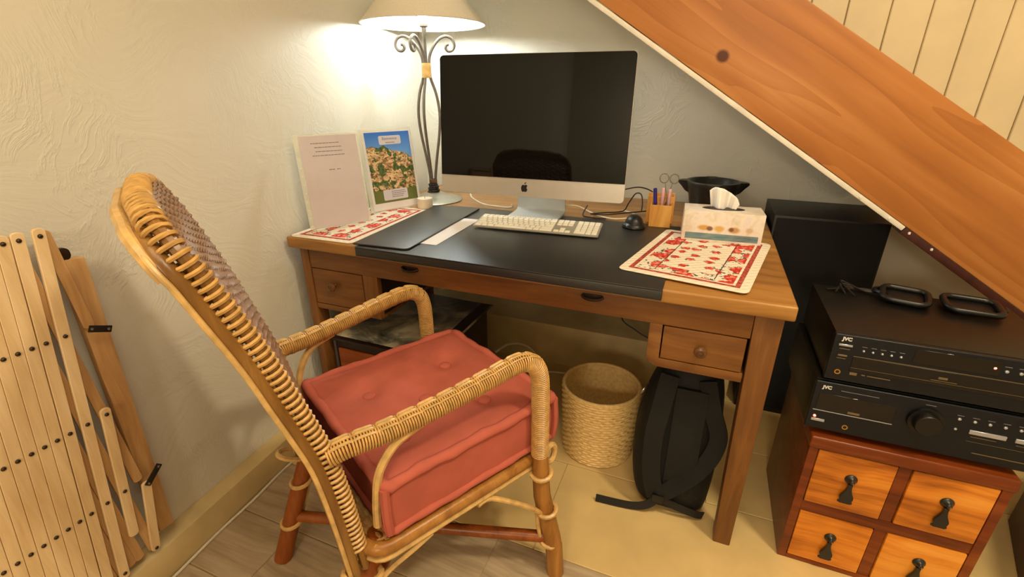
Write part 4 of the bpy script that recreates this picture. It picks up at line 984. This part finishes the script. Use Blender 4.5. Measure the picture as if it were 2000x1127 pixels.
# seat
SZ = .347
sf = [(x, y, SZ) for x, y in rrect(-.238, .238, -.262, .198, .04, 4)]
MB().tube(sf, .0155, 10, closed=True).build('seat_frame', M_CANE, ca)
MB().tube([(x*1.02, y*1.01, SZ-.022) for x, y, z in sf], .0075, 8, closed=True).build('seat_band', M_RATTAN, ca)
ss = MB()
for k in range(36):
    v = -.25+.435*k/35; ss.tube([(-.232+.464*i/20, v, SZ+.010+.0028*math.cos(PI*i+k*PI)) for i in range(21)], .0055, 5, flat=.6)
for k in range(20): ss.tube([(-.22+.44*k/19, -.255, SZ+.010), (-.22+.44*k/19, .19, SZ+.010)], .004, 5, flat=.6)
tag(ss.build('woven_seat', M_WRAP, ca, smooth=60), kind='stuff')
legs = {}
for s_, side in ((1,'near'), (-1,'far')):
    fx = .318 if s_ == 1 else -.245
    arm = bez([(s_*.211,-.287-s_*.015,.606),(s_*.220,-.262,.614),(s_*.228,-.20,.615),(s_*.240,-.09,.627),(s_*.249,.02,.643),(s_*.252,.085,.652),(s_*.254,.122,.650),(s_*.256,.150,.632),(s_*.258,.163,.60),(s_*.259,.167,.55),(s_*.260,.168,.47),(s_*.260,.169,.37)], 8)
    MB().tube(arm, .0168, 10).build('armrest', M_CANED, ca)
    w_ = MB(); acc = 0; nxt = 0; cnt = 0; top3 = [[], [], []]
    for k in range(1, len(arm)):
        seg = (arm[k]-arm[k-1]); Ls = seg.length; t = seg.normalized()
        while nxt <= acc+Ls:
            p = arm[k-1]+seg*((nxt-acc)/Ls); X_ = Vector((1,0,0)); X_ = (X_-t*X_.dot(t)).normalized(); Y_ = t.cross(X_)
            horiz = abs(t.z) < .75
            over = (cnt % 8) in (0, 1)
            rr = .0200 if (over or not horiz) else .0192
            w_.tube([p+X_*(rr*math.cos(a))+Y_*(rr*math.sin(a)) for a in [2*PI*i/14 for i in range(14)]], .0023, 5, closed=True)
            if horiz:
                upv = Y_ if Y_.z > 0 else -Y_
                for q, an in enumerate((-.55, 0, .55)): top3[q].append(p+(upv*math.cos(an)+X_*math.sin(an))*(.0178 if over else .0206))
            cnt += 1; nxt += .0053
        acc += Ls
    tag(w_.build('arm_wrapping', M_WRAP, ca, smooth=60), kind='stuff')
    tp = MB()
    for q in range(3): tp.tube(top3[q], .0040, 6, flat=.5)
    tag(tp.build('arm_top_strands', M_RATTAN, ca, smooth=60), kind='stuff')
    MB().tube([(s_*.260,.169,.40),(s_*.262,.17,.34),(s_*.268,.174,.24),(fx*.98,.18,.10),(fx,.184,0)], [.0195,.0215,.0225,.023,.0235], 12).build('leg', M_CANE, ca)
    rx, rv = (.232, -.372) if s_ == 1 else (-.196, -.368)
    MB().tube([(s_*.200,-.235,.36),(s_*.200,-.252,.30),((s_*.2+rx)/2,-.305,.165),(rx,rv,0)], [.019,.021,.0225,.0235], 12).build('leg', M_CANED, ca)
    legs[s_] = (lambda z, f=fx, s=s_: Vector((s*.262+(f-s*.262)*(1-z/.34), .17+.014*(1-z/.34), z)), lambda z, r=rx, v=rv, s=s_: Vector((s*.2+(r-s*.2)*(1-z/.30), -.252+(v+.252)*(1-z/.30), z)))
    MB().tube(bez([(s_*.236,-.125,.606),(s_*.234,-.185,.585),(s_*.229,-.222,.535),(s_*.225,-.234,.47),(s_*.222,-.238,.40)], 6), .0088, 8).build('arm_brace', M_RATTAN, ca)
    lf, lr = legs[s_]
    p0 = lf(.205); MB().tube(bez([p0+Vector((0,-.02,0)), p0+Vector((-s_*.004,-.07,.055)), Vector((s_*.245,.03,.308)), Vector((s_*.243,-.01,.312))], 6), .0065, 8).build('leg_brace', M_RATTAN, ca)
    p1_ = lr(.20); MB().tube(bez([p1_+Vector((0,.02,0)), p1_+Vector((s_*.004,.06,.05)), Vector((s_*.238,-.17,.30)), Vector((s_*.238,-.13,.312))], 6), .0065, 8).build('leg_brace', M_RATTAN, ca)
    MB().tube(bez([lf(.205)+Vector((-s_*.012,-.022,0)), lf(.15)+Vector((-s_*.014,-.024,0)), lf(.10)+Vector((-s_*.012,-.022,0))], 4), .0058, 8).build('leg_brace', M_RATTAN, ca)
    MB().tube(bez([lr(.22)+Vector((0,.024,0)), lr(.16)+Vector((0,.026,0)), lr(.11)+Vector((0,.024,0))], 4), .0058, 8).build('leg_brace', M_RATTAN, ca)
    for f_l, zz in ((lf,.205),(lf,.11),(lf,.315),(lr,.11),(lr,.225)):
        c = f_l(zz); MB().tube([c+Vector((.0255*math.cos(a), .0255*math.sin(a), .003*math.sin(a*1))) for a in [2*PI*i/16 for i in range(16)]], .0058, 6, closed=True).build('binding', M_RATTAN, ca)
    sc_ = MB(); c = Vector((s_*.258,.207,.352)); sc_.tube([c+Vector((0,.017*math.cos(a)*(1-.08*a/PI), .026*math.sin(a)*(1-.08*a/PI))) for a in [-2.2+4.6*i/18 for i in range(19)]], .0078, 8); sc_.build('scroll', M_RATTAN, ca)
    # binding where the back post meets the seat
    c = Vector((s_*.222, pv(.30)-.03, .30)); MB().tube([c+Vector((.027*math.cos(a), .036*math.sin(a), -.018*math.sin(a))) for a in [2*PI*i/18 for i in range(18)]], .0068, 6, closed=True).build('binding', M_RATTAN, ca)
MB().tube([legs[1][0](.115), legs[-1][1](.125)], .0155, 10).build('cross_stretcher', M_CANED, ca)
MB().tube([legs[-1][0](.14), legs[1][1](.15)], .0155, 10).build('cross_stretcher', M_CANED, ca)

# cushion
cu = thing('seat_cushion', 'thick terracotta cotton seat cushion with five buttons on the armchair', 'cushion', ca.matrix_basis @ Vector((.010,.006,.368)), math.radians(62-90))
hs = .226; CHh = .128
btn = [(-.075,-.120),(-.070,.100),(.125,.090),(.122,-.128),(.027,-.018)]
def topz(x, y):
    e = min(hs-abs(x), hs-abs(y)); z = CHh+.022*min(1, e/.09)**.6
    for bx_, by_ in btn:
        d = math.hypot(x-bx_, y-by_); z -= .013*math.exp(-(d/.026)**2)+.013*math.exp(-(d/.07)**2)
    return z+.0018*math.sin(x*40+y*13)*math.cos(y*31)
NC = 46
cm = MB()
cm.grid(lambda i, j: Vector((-hs+2*hs*i/(NC-1), -hs+2*hs*j/(NC-1), topz(-hs+2*hs*i/(NC-1), -hs+2*hs*j/(NC-1)))), NC, NC)
per = rrect(-hs, hs, -hs, hs, .012, 3); NP = len(per)
dense = []
for i in range(NP):
    a, b = per[i], per[(i+1) % NP]; L0 = math.hypot(b[0]-a[0], b[1]-a[1]); k = max(1, int(L0/.02))
    for t in range(k): dense.append((a[0]+(b[0]-a[0])*t/k, a[1]+(b[1]-a[1])*t/k))
ND = len(dense)
def sidep(i, j):
    x, y = dense[i]; t = j/7; bulge = 1+.018*math.sin(PI*t)+.006*math.sin(i*.7)*math.sin(PI*t)
    return Vector((x*bulge, y*bulge, .004+(CHh-.002)*t))
cm.grid(sidep, ND, 8, closed_u=True)
cm.add([(x, y, .004) for x, y in dense], [tuple(range(ND-1,-1,-1))])
cm.build('cover', M_CUSH, cu, smooth=60)
random.seed(3)
def pipe(z, r, k=1.0, amp=.0025):
    pts = [Vector((x*k, y*k, z+amp*math.sin(i*.9)+random.uniform(-amp,amp)*.5)) for i, (x, y) in enumerate(dense)]
    return MB().tube(pts, [r*(1+.10*math.sin(i*1.7)) for i in range(ND)], 8, closed=True).build('piping', M_CUSH, cu, smooth=60)
pipe(CHh+.001, .0125, 1.004); pipe(.012, .010, 1.0, .0012)
for sx in (-1, 1):
    for sy in (-1, 1): MB().tube(bez([(sx*hs*1.003, sy*hs*1.003, .012),(sx*hs*1.02, sy*hs*1.02, .06),(sx*hs*1.008, sy*hs*1.008, CHh)], 4), .010, 8).build('corner_piping', M_CUSH, cu)
b0 = None
for bx_, by_ in btn:
    z = topz(bx_, by_)
    if b0 is None:
        b0 = MB().lathe([(.0155,-.002),(.0175,.002),(.0160,.007),(.009,.0105),(.0005,.0115)], 18).build('button', M_CUSH, cu); b0.location = (bx_, by_, z)
    else: share(b0, 'button', cu, (bx_, by_, z))
